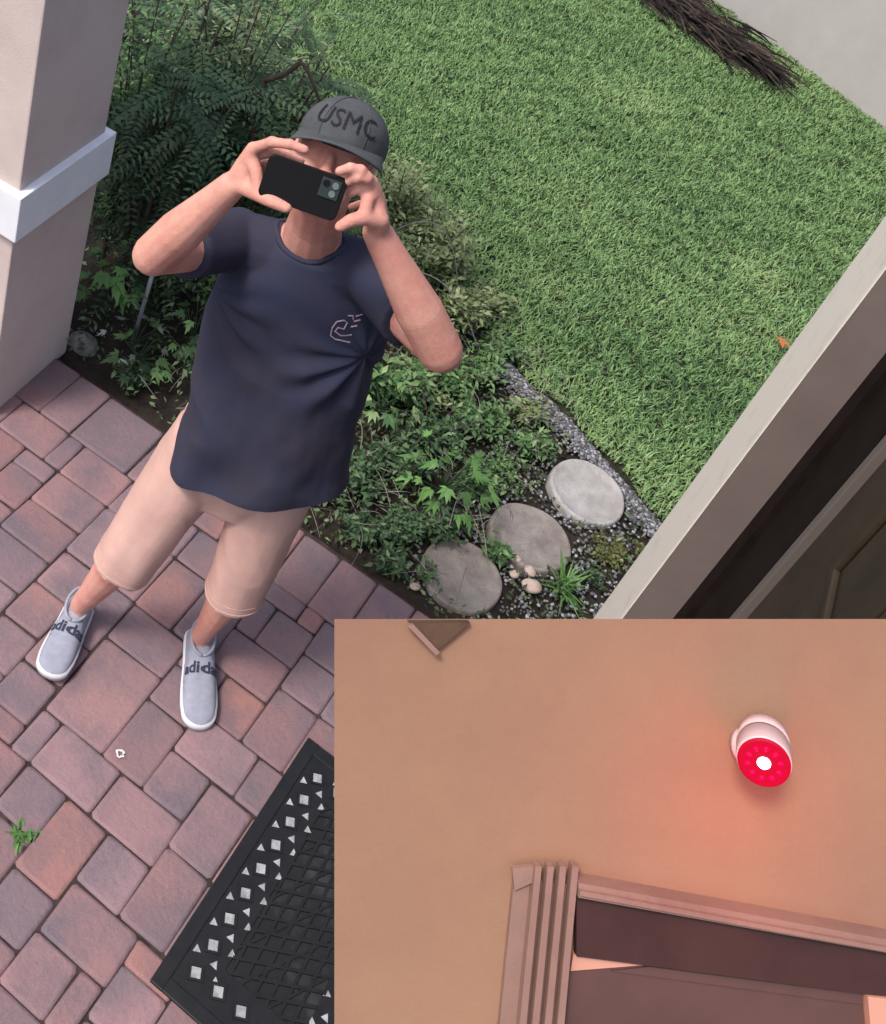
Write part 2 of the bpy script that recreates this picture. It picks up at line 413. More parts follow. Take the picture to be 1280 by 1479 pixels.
# ------------------------------------------------------------------ far wall with brush pile
wdir = Vector((1.2, -.751, 0)).normalized(); wn = Vector((-wdir.y, wdir.x, 0))
Mw = Matrix((wdir, wn, Vector((0, 0, 1)))).transposed().to_4x4(); Mw.translation = Vector((-.316, 7.842, 0))
fw = empty('house_wall', (-.316, 7.842, 0), 'plain grey stucco house wall at the far end of the lawn', 'wall')
child('wall_face', boxmesh('wall_face', (-2.5, 0, -.05), (4, .25, 2.8), Mw), MT['farwall'], fw)
def brush():
    bm = bmesh.new(); T = []
    q = random.Random(5)
    for k in range(900):
        u = q.uniform(-.95, .80) if k % 3 else q.uniform(-.95, .55); v = -.40 + q.gauss(0, .10)
        if u > .4: v = -.40 + (v + .40) * max(.15, 1 - (u - .4) / .45)
        L_ = q.uniform(.12, .38); an = q.gauss(0, .22)
        p0 = Mw @ Vector((u, v, q.uniform(.0, .10)))
        d = Mw.to_3x3() @ Vector((math.cos(an), math.sin(an), q.uniform(-.1, .12)))
        p2 = p0 + d * L_; pm = (p0 + p2) / 2 + Vector((0, 0, q.uniform(0, .04)))
        nv = len(bm.verts)
        tube(bm, bez(p0, pm, p2, 3), q.uniform(.004, .011), 4, .002)
        T += [q.random() ** 2] * (len(bm.verts) - nv)
    me = done(bm, 'brush_pile')
    a = me.attributes.new('tint', 'FLOAT', 'POINT'); a.data.foreach_set('value', T)
    tag(link('brush_pile', me, MT['brush']), 'long heap of dark dry fronds along the grey wall', 'brush pile', kind='stuff')
brush()

# ------------------------------------------------------------------ porch pillar
px0, px1, py0, py1 = -1.95, -1.478, 2.165, 2.585
pil = empty('porch_pillar', (-1.7, 2.37, 0), 'pale stucco porch pillar with a raised white band', 'pillar')
child('shaft', boxmesh('shaft', (px0, py0, -.02), (px1, py1, .80), bev=.006), MT['stucco'], pil)
child('upper_shaft', boxmesh('upper_shaft', (px0 + .004, py0 + .004, .955), (px1 - .004, py1 - .004, 3.4), bev=.006), MT['stucco'], pil)
child('band', boxmesh('band', (px0 - .022, py0 - .022, .795), (px1 + .022, py1 + .022, .96), bev=.004), MT['white'], pil)

# ------------------------------------------------------------------ door wall at the right
dw = empty('doorway_wall', (.6, 2.55, 0), 'cream edged house wall beside the dark front door', 'wall')
child('wall_end', boxmesh('wall_end', (.44, 2.404, -.05), (3.5, 2.75, 3.6), bev=.006), MT['cream'], dw)
child('inner_wall', boxmesh('inner_wall', (.62, 1.44, -.05), (.9, 2.40, 3.6)), MT['cream'], dw)
child('reveal', boxmesh('reveal', (.443, 2.385, -.05), (.545, 2.403, 3.6)), MT['taupe'], dw)  # reveal face coloured darker than the cream wall end
dr = empty('front_door', (.6, 1.9, 0), 'dark brown panelled front door beside the cream wall edge', 'door')
child('door_frame', boxmesh('door_frame', (.533, 2.30, -.01), (.60, 2.384, 3.6)), MT['darkwood'], dr)
child('door_stop', boxmesh('door_stop', (.547, 2.075, -.01), (.60, 2.298, 3.6)), MT['darkwood'], dr)
child('weatherstrip', boxmesh('weatherstrip', (.548, 2.040, .0), (.60, 2.073, 3.6), bev=.003), MT['doorline'], dr)
child('door_leaf', boxmesh('door_leaf', (.565, 1.46, .0), (.61, 2.038, 3.6)), MT['door'], dr)
for (y0, y1, z0, z1) in ((1.50, 1.83, 1.52, 2.2), (1.50, 1.83, .25, 1.36)):
    bm = bmesh.new()
    for lo, hi in (((.551, y0, z0), (.564, y0 + .022, z1)), ((.551, y1 - .022, z0), (.564, y1, z1)),
                   ((.5515, y0 + .0225, z0), (.564, y1 - .0225, z0 + .022)), ((.5515, y0 + .0225, z1 - .022), (.564, y1 - .0225, z1))):
        bm_box(bm, lo, hi, bev=.004)
    child('panel_moulding', done(bm, 'panel_moulding'), MT['door'], dr)
    child('door_panel', boxmesh('door_panel', (.555, y0 + .05, z0 + .05), (.5645, y1 - .05, z1 - .05), bev=.006), MT['door'], dr)

# ================================================================== THE MAT
mr = 1.84 * math.pi / 180
mt = empty('door_mat', (-.1255, 1.131, 0), 'black rubber door mat with pale square and triangle holes', 'door mat', rot=-mr)
MW, ML, MZ = .47, .747, .014
Mm = Matrix.Translation(mt.location) @ Matrix.Rotation(-mr, 4, 'Z')
def mchild(name, bm, m): return link(name, done(bm, name), m, mt)
bm = bmesh.new(); bm_box(bm, (0.004, 0.004, .003), (MW - .004, ML - .004, .007)); mchild('backing', bm, MT['dusty'])
bm = bmesh.new()
fr = .036
bm_box(bm, (0, 0, .0035), (fr, ML, MZ), bev=.003); bm_box(bm, (MW - fr, 0, .0035), (MW, ML, MZ), bev=.003)
bm_box(bm, (fr - .002, 0.0005, .0035), (MW - fr + .002, fr, MZ - .0005), bev=.003); bm_box(bm, (fr - .002, ML - fr, .0035), (MW - fr + .002, ML - .0005, MZ - .0005), bev=.003)
mchild('rim', bm, MT['rubber'])
# cell lattice
cs = .054; ni = int((MW - 2 * fr) / cs); nj = int((ML - 2 * fr) / cs)
ci = (MW - 2 * fr) / ni; cj = (ML - 2 * fr) / nj
bars = bmesh.new(); inl = []
def bar(x0, y0, x1, y1, wd, z0=.0068, z1=.0125):
    d = Vector((x1 - x0, y1 - y0, 0)); l = d.length; an = math.atan2(d.y, d.x)
    bm_box(bars, (0, -wd / 2, z0), (l, wd / 2, z1), Matrix.Translation((x0, y0, 0)) @ Matrix.Rotation(an, 4, 'Z'))
# border ring of diamonds: diagonal bars crossing
def grid_lines(x0, x1, y0, y1, step, wd, z1, ang):
    c_, s_ = math.cos(ang), math.sin(ang); cx, cy = (x0 + x1) / 2, (y0 + y1) / 2; R_ = .6
    k = -int(R_ / step)
    while k * step < R_:
        o = k * step
        # clip the line p = c + o*n + t*d to the box
        nxv, nyv, dx, dy = -s_, c_, c_, s_
        t0, t1 = -9, 9
        for (pp, dd, lo, hi) in ((cx + o * nxv, dx, x0, x1), (cy + o * nyv, dy, y0, y1)):
            if abs(dd) < 1e-6:
                if not lo <= pp <= hi: t0, t1 = 1, 0
                continue
            a_, b_ = (lo - pp) / dd, (hi - pp) / dd
            if a_ > b_: a_, b_ = b_, a_
            t0 = max(t0, a_); t1 = min(t1, b_)
        if t1 - t0 > .012:
            bar(cx + o * nxv + t0 * dx, cy + o * nyv + t0 * dy, cx + o * nxv + t1 * dx, cy + o * nyv + t1 * dy, wd, .0068, z1)
        k += 1
bw = .092   # border ornament width
ix0, ix1, iy0, iy1 = fr + bw, MW - fr - bw, fr + bw, ML - fr - bw
grid_lines(ix0, ix1, iy0, iy1, .034, .0075, .0128, math.radians(28))
grid_lines(ix0, ix1, iy0, iy1, .034, .0075, .0121, math.radians(92))
grid_lines(ix0, ix1, iy0, iy1, .068, .006, .0116, math.radians(60))
# ornament border: plate with rows of openings
def plate_strip(x0, y0, x1, y1):
    bm_box(bars, (x0, y0, .0068), (x1, y1, .0110))
for a in ((fr, fr, fr + bw, ML - fr), (MW - fr - bw, fr, MW - fr, ML - fr), (fr + bw, fr, MW - fr - bw, fr + bw), (fr + bw, ML - fr - bw, MW - fr - bw, ML - fr)): plate_strip(*a)
mchild('lattice', bars, MT['rubber'])
holes = []
nh = 9
for k in range(nh):
    y = fr + .045 + (ML - 2 * fr - .09) * k / (nh - 1)
    for x, sg in ((fr + .040, 1), (MW - fr - .040, -1)):
        holes.append((x, y, sg, 0))
for k in range(1, 5):
    x = fr + .04 + (MW - 2 * fr - .08) * k / 5
    for y, sg in ((fr + .045, 1), (ML - fr - .045, -1)): holes.append((x, y, sg, 1))
ih = 0
for (x, y, sg, ax) in holes:
    R45 = Matrix.Translation((x, y, 0)) @ Matrix.Rotation(math.radians(27), 4, 'Z')
    bmq = bmesh.new()
    bm_box(bmq, (-.0115, -.0115, .0108), (.0115, .0115, .0112), R45)
    link('square_hole', done(bmq, 'square_hole'), MT['inlay'], mt)
    # raised lip round the opening
    bml = bmesh.new(); rr_ = [[bml.verts.new(R45 @ Vector((sx * a_, sy * a_, z_))) for sx, sy in ((1, 1), (-1, 1), (-1, -1), (1, -1))] for a_, z_ in ((.0188, .0105), (.0182, .0142), (.0130, .0142), (.0126, .0108))]
    for a_, b_ in zip(rr_, rr_[1:]):
        for k_ in range(4): bml.faces.new((a_[k_], a_[(k_ + 1) % 4], b_[(k_ + 1) % 4], b_[k_]))
    link('hole_lip', done(bml, 'hole_lip'), MT['rubber'], mt)
    if ax == 0:
        for dx, dy, s_ in ((-.026 * sg, .042, 1), (.026 * sg, .040, -1), (.047 * sg, .012, 1)):
            if not fr + .02 < y + dy < ML - fr - .02: continue
            c_ = Vector((x + dx, y + dy, 0)); an = math.radians(27 + (90 if s_ > 0 else 180))
            P_ = [(c_.x + math.cos(an + t) * .0115, c_.y + math.sin(an + t) * .0115) for t in (0, 2.1, 4.2)]
            link('triangle_hole', prism('triangle_hole', P_, .0108, .0115), MT['inlay'], mt)

# ================================================================== STEPPING STONES, PEBBLES, GRAVEL
def stone(x, y, r, z, key, label, tilt):
    bm = bmesh.new(); q = random.Random(int(x * 999)); n = 44; rings = []
    ph = [q.uniform(0, 6.28) for _ in range(4)]
    for (s_, dz) in ((1, -.05), (1.0, .0), (.985, .008), (.95, .0125), (.9, .0115), (.885, .0095), (.6, .0095), (.3, .0095)):
        ring = []
        for k in range(n):
            t = 2 * math.pi * k / n
            rr = r * s_ * (1 + .012 * math.sin(2 * t + ph[0]) + .01 * math.sin(5 * t + ph[1]) + q.uniform(-.004, .004))
            ring.append(bm.verts.new((rr * math.cos(t), rr * math.sin(t), dz + (.0015 * noise.noise(Vector((rr * math.cos(t) * 30 + x * 50, rr * math.sin(t) * 30, 0))) if s_ > .9 else 0))))
        rings.append(ring)
    for a, b in zip(rings, rings[1:]):
        for k in range(n): bm.faces.new((a[k], a[(k + 1) % n], b[(k + 1) % n], b[k]))
    bm.faces.new(rings[-1])
    me = done(bm, 'stepping_stone')
    o = link('stepping_stone', me, MT[key], smooth=True); o.location = (x, y, z); o.rotation_euler = tilt
    tag(o, label, 'stepping stone', 'round stepping stones in the garden bed')
stone(.276, 3.31, .138, -.012, 'stone_pale', 'palest round stepping stone, nearest the lawn edge', (.03, .02, .3))
stone(.176, 2.985, .140, -.018, 'stone', 'brownish round stepping stone in the middle of three', (-.02, .02, 1))
stone(.045, 2.685, .135, -.02, 'stone', 'round stepping stone closest to the porch pavers', (.0, -.02, 2))

def rock_mesh(name, pts, rad, tints):
    ico = bmesh.new(); bmesh.ops.create_icosphere(ico, subdivisions=1, radius=1)
    bv = np.array([v.co[:] for v in ico.verts]); bf = np.array([[v.index for v in f.verts] for f in ico.faces]); ico.free()
    n = len(pts); sc = RNG.uniform(.6, 1.3, (n, 1, 3)) * rad[:, None, None]
    an = RNG.uniform(0, 6.28, n); c, s = np.cos(an), np.sin(an)
    v = bv[None] * sc * RNG.uniform(.85, 1.1, (n, len(bv), 1))
    v = np.stack([v[..., 0] * c[:, None] - v[..., 1] * s[:, None], v[..., 0] * s[:, None] + v[..., 1] * c[:, None], v[..., 2] * .7], -1) + pts[:, None]
    f = bf[None] + (np.arange(n) * len(bv))[:, None, None]
    return np_mesh(name, v.reshape(-1, 3), f.reshape(-1, 3), np.repeat(tints, len(bv)))
n = 4200
gx = RNG.uniform(-.22, .62, n); gy = edge_y(gx) - np.abs(RNG.normal(.02, .04, n)) - .012
n2 = 1500
gx = np.concatenate([gx, RNG.uniform(-.12, .5, n2)]); gy = np.concatenate([gy, RNG.uniform(2.55, 3.4, n2)])
ok = (gy < edge_y(gx))
for cx, cy, r in ((.276, 3.31, .142), (.176, 2.985, .144), (.045, 2.685, .139)): ok &= (gx - cx) ** 2 + (gy - cy) ** 2 > r * r
gx, gy = gx[ok], gy[ok]
pts = np.stack([gx, gy, -.02 + RNG.uniform(0, .018, len(gx))], 1)
tag(link('gravel', rock_mesh('gravel', pts, RNG.uniform(.004, .0085, len(gx)), RNG.uniform(0, 1, len(gx)) ** 1.3), MT['gravel']), 'pale grey gravel along the lawn edge', 'gravel', kind='stuff')
def pebble(x, y, r, label):
    bm = bmesh.new(); bmesh.ops.create_icosphere(bm, subdivisions=3, radius=1)
    for v in bm.verts:
        v.co *= 1 + .12 * noise.noise(v.co * 1.3 + Vector((x * 9, y * 9, 0)))
        v.co = Vector((v.co.x * r * 1.25, v.co.y * r, v.co.z * r * .7))
    o = link('pebble', done(bm, 'pebble'), MT['pebble'], smooth=True); o.location = (x, y, r * .4 - .01); o.rotation_euler = (0, 0, x * 40)
    tag(o, label, 'pebble', 'smooth pebbles by the stepping stones')
pebble(.246, 2.79, .026, 'largest tan pebble between the stepping stones and the spiky grass')
pebble(.222, 2.845, .017, 'small pinkish pebble just behind the largest tan pebble')
pebble(.185, 2.80, .014, 'small pebble touching the middle stepping stone')
pebble(.165, 2.86, .016, 'pinkish pebble at the rim of the brownish stepping stone')
pebble(-.06, 2.535, .014, 'small white pebble at the edge of the porch pavers')
bm = bmesh.new(); bmesh.ops.create_icosphere(bm, subdivisions=3, radius=1)
for v in bm.verts:
    v.co *= 1 + .25 * noise.noise(v.co * 1.1); v.co = Vector((v.co.x * .06, v.co.y * .045, v.co.z * .045))
o = link('rock', done(bm, 'rock'), MT['greystem'], smooth=True); o.location = (-1.46, 2.665, -.03)
tag(o, 'rounded grey rock at the foot of the pillar', 'rock')

# ================================================================== PLANTS
def stems_mesh(name, lines, r0=.008, r1=.003, seg=5):
    bm = bmesh.new()
    for l in lines: tube(bm, l, r0, seg, r1)
    return done(bm, name)
def fern_shrub(base, spread, h, nf, label, m='fern', seed=0, fl=(.22, .40), group='shrubs in the porch bed', sx=1, leafL=.042, lean=(0, 0)):
    q = np.random.default_rng(seed); L = Leaves(); lines = []
    root = empty('leafy_shrub', (base[0], base[1], -.03), label, 'shrub', group)
    B = np.array([base[0], base[1], -.03])
    ns = 9
    tips = []
    for k in range(ns):
        a = q.uniform(0, 6.28); rr = spread * q.uniform(.3, 1)
        top = B + np.array([math.cos(a) * rr * sx + lean[0], math.sin(a) * rr + lean[1], h * q.uniform(.6, 1)])
        mid = B + np.array([math.cos(a) * rr * .3, math.sin(a) * rr * .3, h * .6])
        st = bez(B + np.array([math.cos(a), math.sin(a), 0]) * .03, mid, top, 10); lines.append(st); tips.append(st)
    for k in range(nf):
        st = tips[q.integers(ns)]; p = np.array(st[q.integers(2, 11)])
        a = q.uniform(0, 6.28); fL = q.uniform(*fl); el = q.uniform(-.3, .6)
        d = np.array([math.cos(a) * math.cos(el), math.sin(a) * math.cos(el), math.sin(el)])
        p1 = p + d * fL * .55; p2 = p + d * fL + np.array([0, 0, -fL * q.uniform(.15, .5)])
        n = 15; t = np.linspace(.12, 1, n)[:, None]
        c = p * (1 - t) ** 2 + p1 * 2 * t * (1 - t) + p2 * t * t
        tg = norm(2 * (1 - t) * (p1 - p) + 2 * t * (p2 - p1))
        up = np.array([0, 0, 1.]) + q.normal(0, .25, 3)
        side = norm(np.cross(tg, up))
        nn = np.cross(side, tg)
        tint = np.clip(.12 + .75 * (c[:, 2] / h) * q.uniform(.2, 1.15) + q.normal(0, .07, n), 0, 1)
        LL = leafL * (1 - .55 * np.abs(t[:, 0] - .4)) * q.uniform(.8, 1.15)
        for sg in (1, -1):
            L.add(c, side * sg + tg * .45, nn + q.normal(0, .12, (n, 3)), LL, LL * .36, tint, fold=.15)
        lines.append([Vector(x) for x in c[::3]] )
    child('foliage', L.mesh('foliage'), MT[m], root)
    child('branches', stems_mesh('branches', lines[:ns], .010, .004), MT['bark'], root)
    tag(child('leaf_stalks', stems_mesh('leaf_stalks', lines[ns:], .0016, .0008, 3), MT[m], root), kind='stuff')
    return root
def bush(base, rad, h, n, label, m='olive', seed=0, lL=.03, asp=.5, name='low_shrub', cat='shrub', group='low plants in the porch bed', stems=8, up=.6, tilt=.5):
    q = np.random.default_rng(seed); L = Leaves()
    root = empty(name, (base[0], base[1], -.02), label, cat, group)
    B = np.array([base[0], base[1], -.02]); lines = []; S = []
    for k in range(stems):
        a = q.uniform(0, 6.28); rr = rad * q.uniform(.2, 1)
        top = B + np.array([math.cos(a) * rr, math.sin(a) * rr, h * q.uniform(.55, 1)])
        l = bez(B, B + np.array([math.cos(a) * rr * .2, math.sin(a) * rr * .2, h * .6]), top, 6); lines.append(l); S.append(l)
    S = np.array([[list(p) for p in l] for l in S])
    si = q.integers(0, stems, n); tt = q.uniform(.9, 5.999, n); i0 = tt.astype(int); fr_ = (tt - i0)[:, None]
    p = S[si, i0] * (1 - fr_) + S[si, np.minimum(i0 + 1, 6)] * fr_
    p = p + q.normal(0, 1, (n, 3)) * np.array([rad, rad, h * .5]) * .12
    a = q.uniform(0, 6.28, n)
    d = np.stack([np.cos(a), np.sin(a), q.normal(.1, .4, n)], 1)
    nn = np.stack([q.normal(0, tilt, n), q.normal(0, tilt, n), np.full(n, 1.)], 1)
    ll = lL * q.uniform(.6, 1.25, n)
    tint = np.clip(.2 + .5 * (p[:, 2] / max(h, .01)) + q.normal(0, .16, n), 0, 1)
    L.add(p, d, nn, ll, ll * asp, tint)
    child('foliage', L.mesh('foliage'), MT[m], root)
    child('stems', stems_mesh('stems', lines, .005, .002, 4), MT['bark'], root)
    return root
def lobed_plant(base, h, nl, label, m, seed, lL=.09, top=None, name='broad_leaf_plant', group='broad leaved plants in the porch bed', spread=.12):
    """leaves with five pointed lobes, each leaf a fan of folded blades"""
    q = np.random.default_rng(seed); root = empty(name, (base[0], base[1], -.02), label, 'plant', group)
    B = np.array([base[0], base[1], -.02]); stalks = []; ob = []
    for k in range(nl):
        a = q.uniform(0, 6.28); z = h * q.uniform(.45, 1); rr = spread * q.uniform(.5, 1.2)
        c = B + np.array([math.cos(a) * rr, math.sin(a) * rr, z])
        stalks.append(bez(B + np.array([0, 0, z * .5]), (B + c) / 2 + np.array([0, 0, z * .3]), c, 4))
        L = Leaves(); out = np.array([math.cos(a), math.sin(a), -.25]); sz = lL * q.uniform(.7, 1.2)
        an = np.array([-1.5, -.95, -.45, 0, .45, .95, 1.5]) + q.normal(0, .12, 7); ln = np.array([.4, .6, .8, 1, .8, .6, .4]) * sz * q.uniform(.75, 1.15, 7)
        nn = np.array([math.cos(a) * .35, math.sin(a) * .35, 1.]) + q.normal(0, .25, 3); nn = nn / np.linalg.norm(nn)
        o_ = out - nn * (out @ nn); o_ /= np.linalg.norm(o_); s_ = np.cross(nn, o_)
        d = np.cos(an)[:, None] * o_ + np.sin(an)[:, None] * s_
        L.add(np.repeat(c[None], 7, 0) - o_ * sz * .1, d, np.repeat(nn[None], 7, 0) + q.normal(0, .2, (7, 3)), ln, ln * .34, np.full(7, np.clip(q.normal(.55, .25), 0, 1)), fold=.08, droop=.1)
        child('leaf', L.mesh('leaf'), MT[m], root)
    stalks.append([Vector(B), Vector(B + np.array([0, 0, h * .9]))])
    child('stem', stems_mesh('stem', stalks, .0022, .0012, 5), MT['mid'], root)
    return root

# tall ferny shrubs behind the pillar and the man
fern_shrub((-1.50, 3.02), .32, 1.30, 150, 'tall dark ferny shrub touching the banded pillar', seed=1)
fern_shrub((-1.95, 3.3), .45, 1.15, 150, 'tall dark ferny shrub hidden half behind the pillar', seed=2)
fern_shrub((-1.28, 3.35), .34, 1.12, 110, 'dark ferny shrub behind the raised bare elbow', seed=3)
fern_shrub((-1.62, 3.85), .40, 1.0, 140, 'ferny shrub at the back of the bed', seed=4, m='fern')
bush((-1.42, 3.85), .26, .82, 1500, 'olive small-leaved shrub spilling toward the lawn behind the cap', 'olive', 11, .036, .42, name='leafy_shrub', stems=16, group='shrubs in the porch bed')
bush((-1.12, 3.55), .24, .62, 1100, 'mid green small-leaved shrub behind the phone hand', 'mid', 12, .034, .42, name='leafy_shrub', stems=14, group='shrubs in the porch bed')
bush((-1.98, 4.35), .34, .85, 1300, 'dark shrub at the lawn side of the tall ferny shrubs', 'fern', 13, .04, .4, name='leafy_shrub', stems=14, group='shrubs in the porch bed')
bush((-.98, 3.72), .2, .36, 700, 'pale green low shrub beside the cap', 'olive', 14, .032, .4, stems=12)
bush((-.74, 3.62), .2, .50, 1216, 'tangled olive shrub behind the raised forearm', 'olive', 15, .028, .4, stems=12)
bush((-.52, 3.48), .2, .24, 1120, 'twiggy olive shrub just beyond the bare elbow nearer the lawn', 'olive', 16, .026, .4, stems=12)
bush((-.33, 3.36), .18, .2, 1040, 'low green shrub between the elbow and the gravel strip', 'mid', 17, .026, .42, stems=12)
bush((-.50, 3.15), .16, .26, 800, 'dull green shrub against the navy shirt', 'mid', 18, .034, .5, stems=10)
bush((-.27, 3.10), .17, .2, 960, 'dark leafy shrub in the middle of the bed', 'fern', 19, .03, .45, stems=12)
bush((-.36, 2.78), .15, .16, 832, 'dark low shrub beside the shirt hem', 'fern', 20, .026, .5, stems=10)
bush((-.20, 2.66), .13, .12, 832, 'dark creeping shrub along the porch edge', 'fern', 21, .022, .5, stems=10)
bush((.01, 3.16), .12, .12, 380, 'low green plant behind the middle stepping stone', 'mid', 22, .022, .45, stems=9)
bush((.42, 3.10), .10, .05, 600, 'mossy yellow-green clump in front of the palest stepping stone', 'moss', 23, .014, .6, name='moss_clump', cat='moss', stems=14)
bush((.52, 3.17), .06, .05, 260, 'small mossy clump beside the cream wall edge', 'moss', 24, .014, .6, name='moss_clump', cat='moss', stems=8)
bush((.40, 2.95), .07, .04, 220, 'dark creeping clump under the mossy clump', 'fern', 25, .016, .5, stems=8)
bush((-.05, 2.60), .06, .05, 160, 'tiny green sprig overhanging the stone closest to the pavers', 'mid', 26, .02, .4, stems=7)
for k_, (x_, y_, r_, h_, n_l, mm, lb) in enumerate([
    (-1.36, 2.92, .17, .42, 800, 'fern', 'dark leafy mass in shade under the ferny shrubs beside the stake'),
    (-1.12, 3.02, .18, .48, 800, 'fern', 'dark leafy mass in shade left of the navy shirt'),
    (-1.05, 2.78, .13, .16, 420, 'fern', 'dark creeping plant along the pavers by the shirt'),
    (-.92, 3.30, .20, .50, 900, 'mid', 'dense green shrub hidden behind the shoulder of the man'),
    (-.86, 3.95, .20, .48, 800, 'olive', 'pale olive shrub at the lawn edge right of the cap'),
    (-.62, 3.86, .18, .40, 760, 'olive', 'straggly olive shrub at the lawn edge behind the wrist'),
    (-.44, 3.72, .15, .28, 640, 'olive', 'straggly olive plant at the lawn edge above the bare elbow'),
    (-.24, 3.56, .12, .13, 500, 'mid', 'low green plant at the head of the gravel strip'),
    (-.15, 3.30, .14, .15, 600, 'mid', 'feathery green plant between gravel strip and bright plant'),
    (-.38, 3.24, .14, .20, 500, 'olive', 'greyish twiggy plant below the bare elbow'),
    (-.06, 3.02, .10, .12, 420, 'mid', 'green clump behind the brownish stepping stone'),
    (-.30, 2.92, .13, .17, 480, 'fern', 'dark green clump between shirt and bright plant'),
    (-.10, 2.76, .10, .10, 380, 'fern', 'dark green clump beside the stone closest to the pavers'),
    (-.46, 2.66, .10, .12, 360, 'fern', 'dark clump at the porch edge under the shirt'),
    (.10, 2.83, .05, .05, 160, 'mid', 'small sprig between the two darker stepping stones'),
    (-.95, 4.2, .18, .26, 700, 'olive', 'yellowish shrub spilling onto the lawn above the cap'),
    (-1.22, 3.26, .2, 1.15, 1900, 'mid', 'tall leafy shrub under the bent bare branch'),
    (-1.32, 3.60, .2, 1.0, 1400, 'olive', 'tall olive shrub between the ferny shrubs and the cap'),
    (-.55, 4.0, .14, .13, 520, 'olive', 'weedy olive patch creeping onto the lawn beside the forearm'),
    (-.38, 3.92, .12, .11, 460, 'olive', 'weedy patch on the lawn edge right of the bare elbow'),
    (-.72, 4.18, .15, .15, 520, 'olive', 'weedy patch on the lawn right of the cap'),
    (-.22, 3.72, .09, .09, 340, 'mid', 'weedy sprig where the gravel strip begins'),
    (.04, 3.32, .09, .10, 420, 'mid', 'green clump left of the palest stepping stone'),
    (-.02, 3.48, .08, .08, 320, 'olive', 'low olive clump beside the gravel strip'),
    (-.58, 2.62, .10, .10, 380, 'fern', 'dark creeping clump at the porch edge behind the legs'),
    (-.30, 2.58, .09, .08, 380, 'fern', 'dark creeping clump at the porch edge right of the shorts'),
    (-.16, 2.55, .07, .06, 300, 'fern', 'dark creeping clump at the porch edge by the white pebble'),
    (-1.22, 2.64, .10, .07, 260, 'fern', 'dark creeping plant at the paver corner near the pillar'),
    (-1.66, 3.05, .24, 1.38, 1900, 'mid', 'light leafy shrub growing through the ferny shrubs beside the pillar'),
    (-1.45, 3.3, .26, 1.28, 1900, 'olive', 'pale mixed shrub behind the tall ferny shrubs'),
    (-1.7, 3.35, .3, .8, 1500, 'fern', 'dense dark shrub filling the middle of the bed behind the pillar')]):
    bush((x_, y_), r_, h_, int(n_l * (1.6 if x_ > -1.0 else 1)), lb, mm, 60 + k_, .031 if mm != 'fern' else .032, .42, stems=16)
lobed_plant((-.14, 2.90), .2, 34, 'bright green ferny plant in the middle of the bed', 'bright', 31, .06, spread=.13)
lobed_plant((-.46, 3.05), .2, 18, 'broad leaved plant beside the navy shirt', 'mid', 32, .055)
lobed_plant((-1.45, 2.78), .36, 22, 'light green lobed-leaf plant climbing beside the pillar', 'bright', 33, .07, spread=.1)
lobed_plant((-1.25, 2.70), .10, 18, 'broad leaved plant at the corner of the pavers', 'mid', 34, .06)
lobed_plant((-1.30, 2.745), .13, 12, 'silvery leaved plant at the foot of the grey stake', 'silver', 35, .045)
lobed_plant((-1.13, 2.86), .26, 20, 'green leafy plant left of the navy shirt', 'mid', 36, .055)
# spiky grass tuft
q = np.random.default_rng(41); L = Leaves(); n = 46
tuft = empty('grass_tuft', (.335, 2.86, -.02), 'pale spiky grass tuft beside the pebbles', 'grass tuft')
a = q.uniform(0, 6.28, n); el = q.uniform(.5, 1.4, n); d = np.stack([np.cos(a) * np.cos(el), np.sin(a) * np.cos(el), np.sin(el)], 1)
L.add(np.repeat([[.335, 2.86, -.02]], n, 0) + q.normal(0, .012, (n, 3)) * [1, 1, 0], d, np.cross(d, np.cross([0, 0, 1.], d)) + .01, q.uniform(.07, .15, n), np.full(n, .008), q.uniform(.3, 1, n), droop=.25)
child('blades', L.mesh('blades'), MT['bright'], tuft)
# weed in the pavers
q = np.random.default_rng(42); L = Leaves(); n = 34
wd = empty('paver_weed', (-.562, 1.208, -.004), 'small green weed growing in a joint between pavers', 'weed')
a = q.uniform(0, 6.28, n); el = q.uniform(.1, 1.0, n); d = np.stack([np.cos(a) * np.cos(el), np.sin(a) * np.cos(el), np.sin(el)], 1)
L.add(np.repeat([[-.562, 1.208, -.004]], n, 0) + q.normal(0, .012, (n, 3)) * [1, 1, .2], d, np.repeat([[0, 0, 1.]], n, 0) + q.normal(0, .3, (n, 3)), q.uniform(.02, .05, n), q.uniform(.006, .013, n), q.uniform(.2, .9, n))
child('leaves', L.mesh('leaves'), MT['bright'], wd)
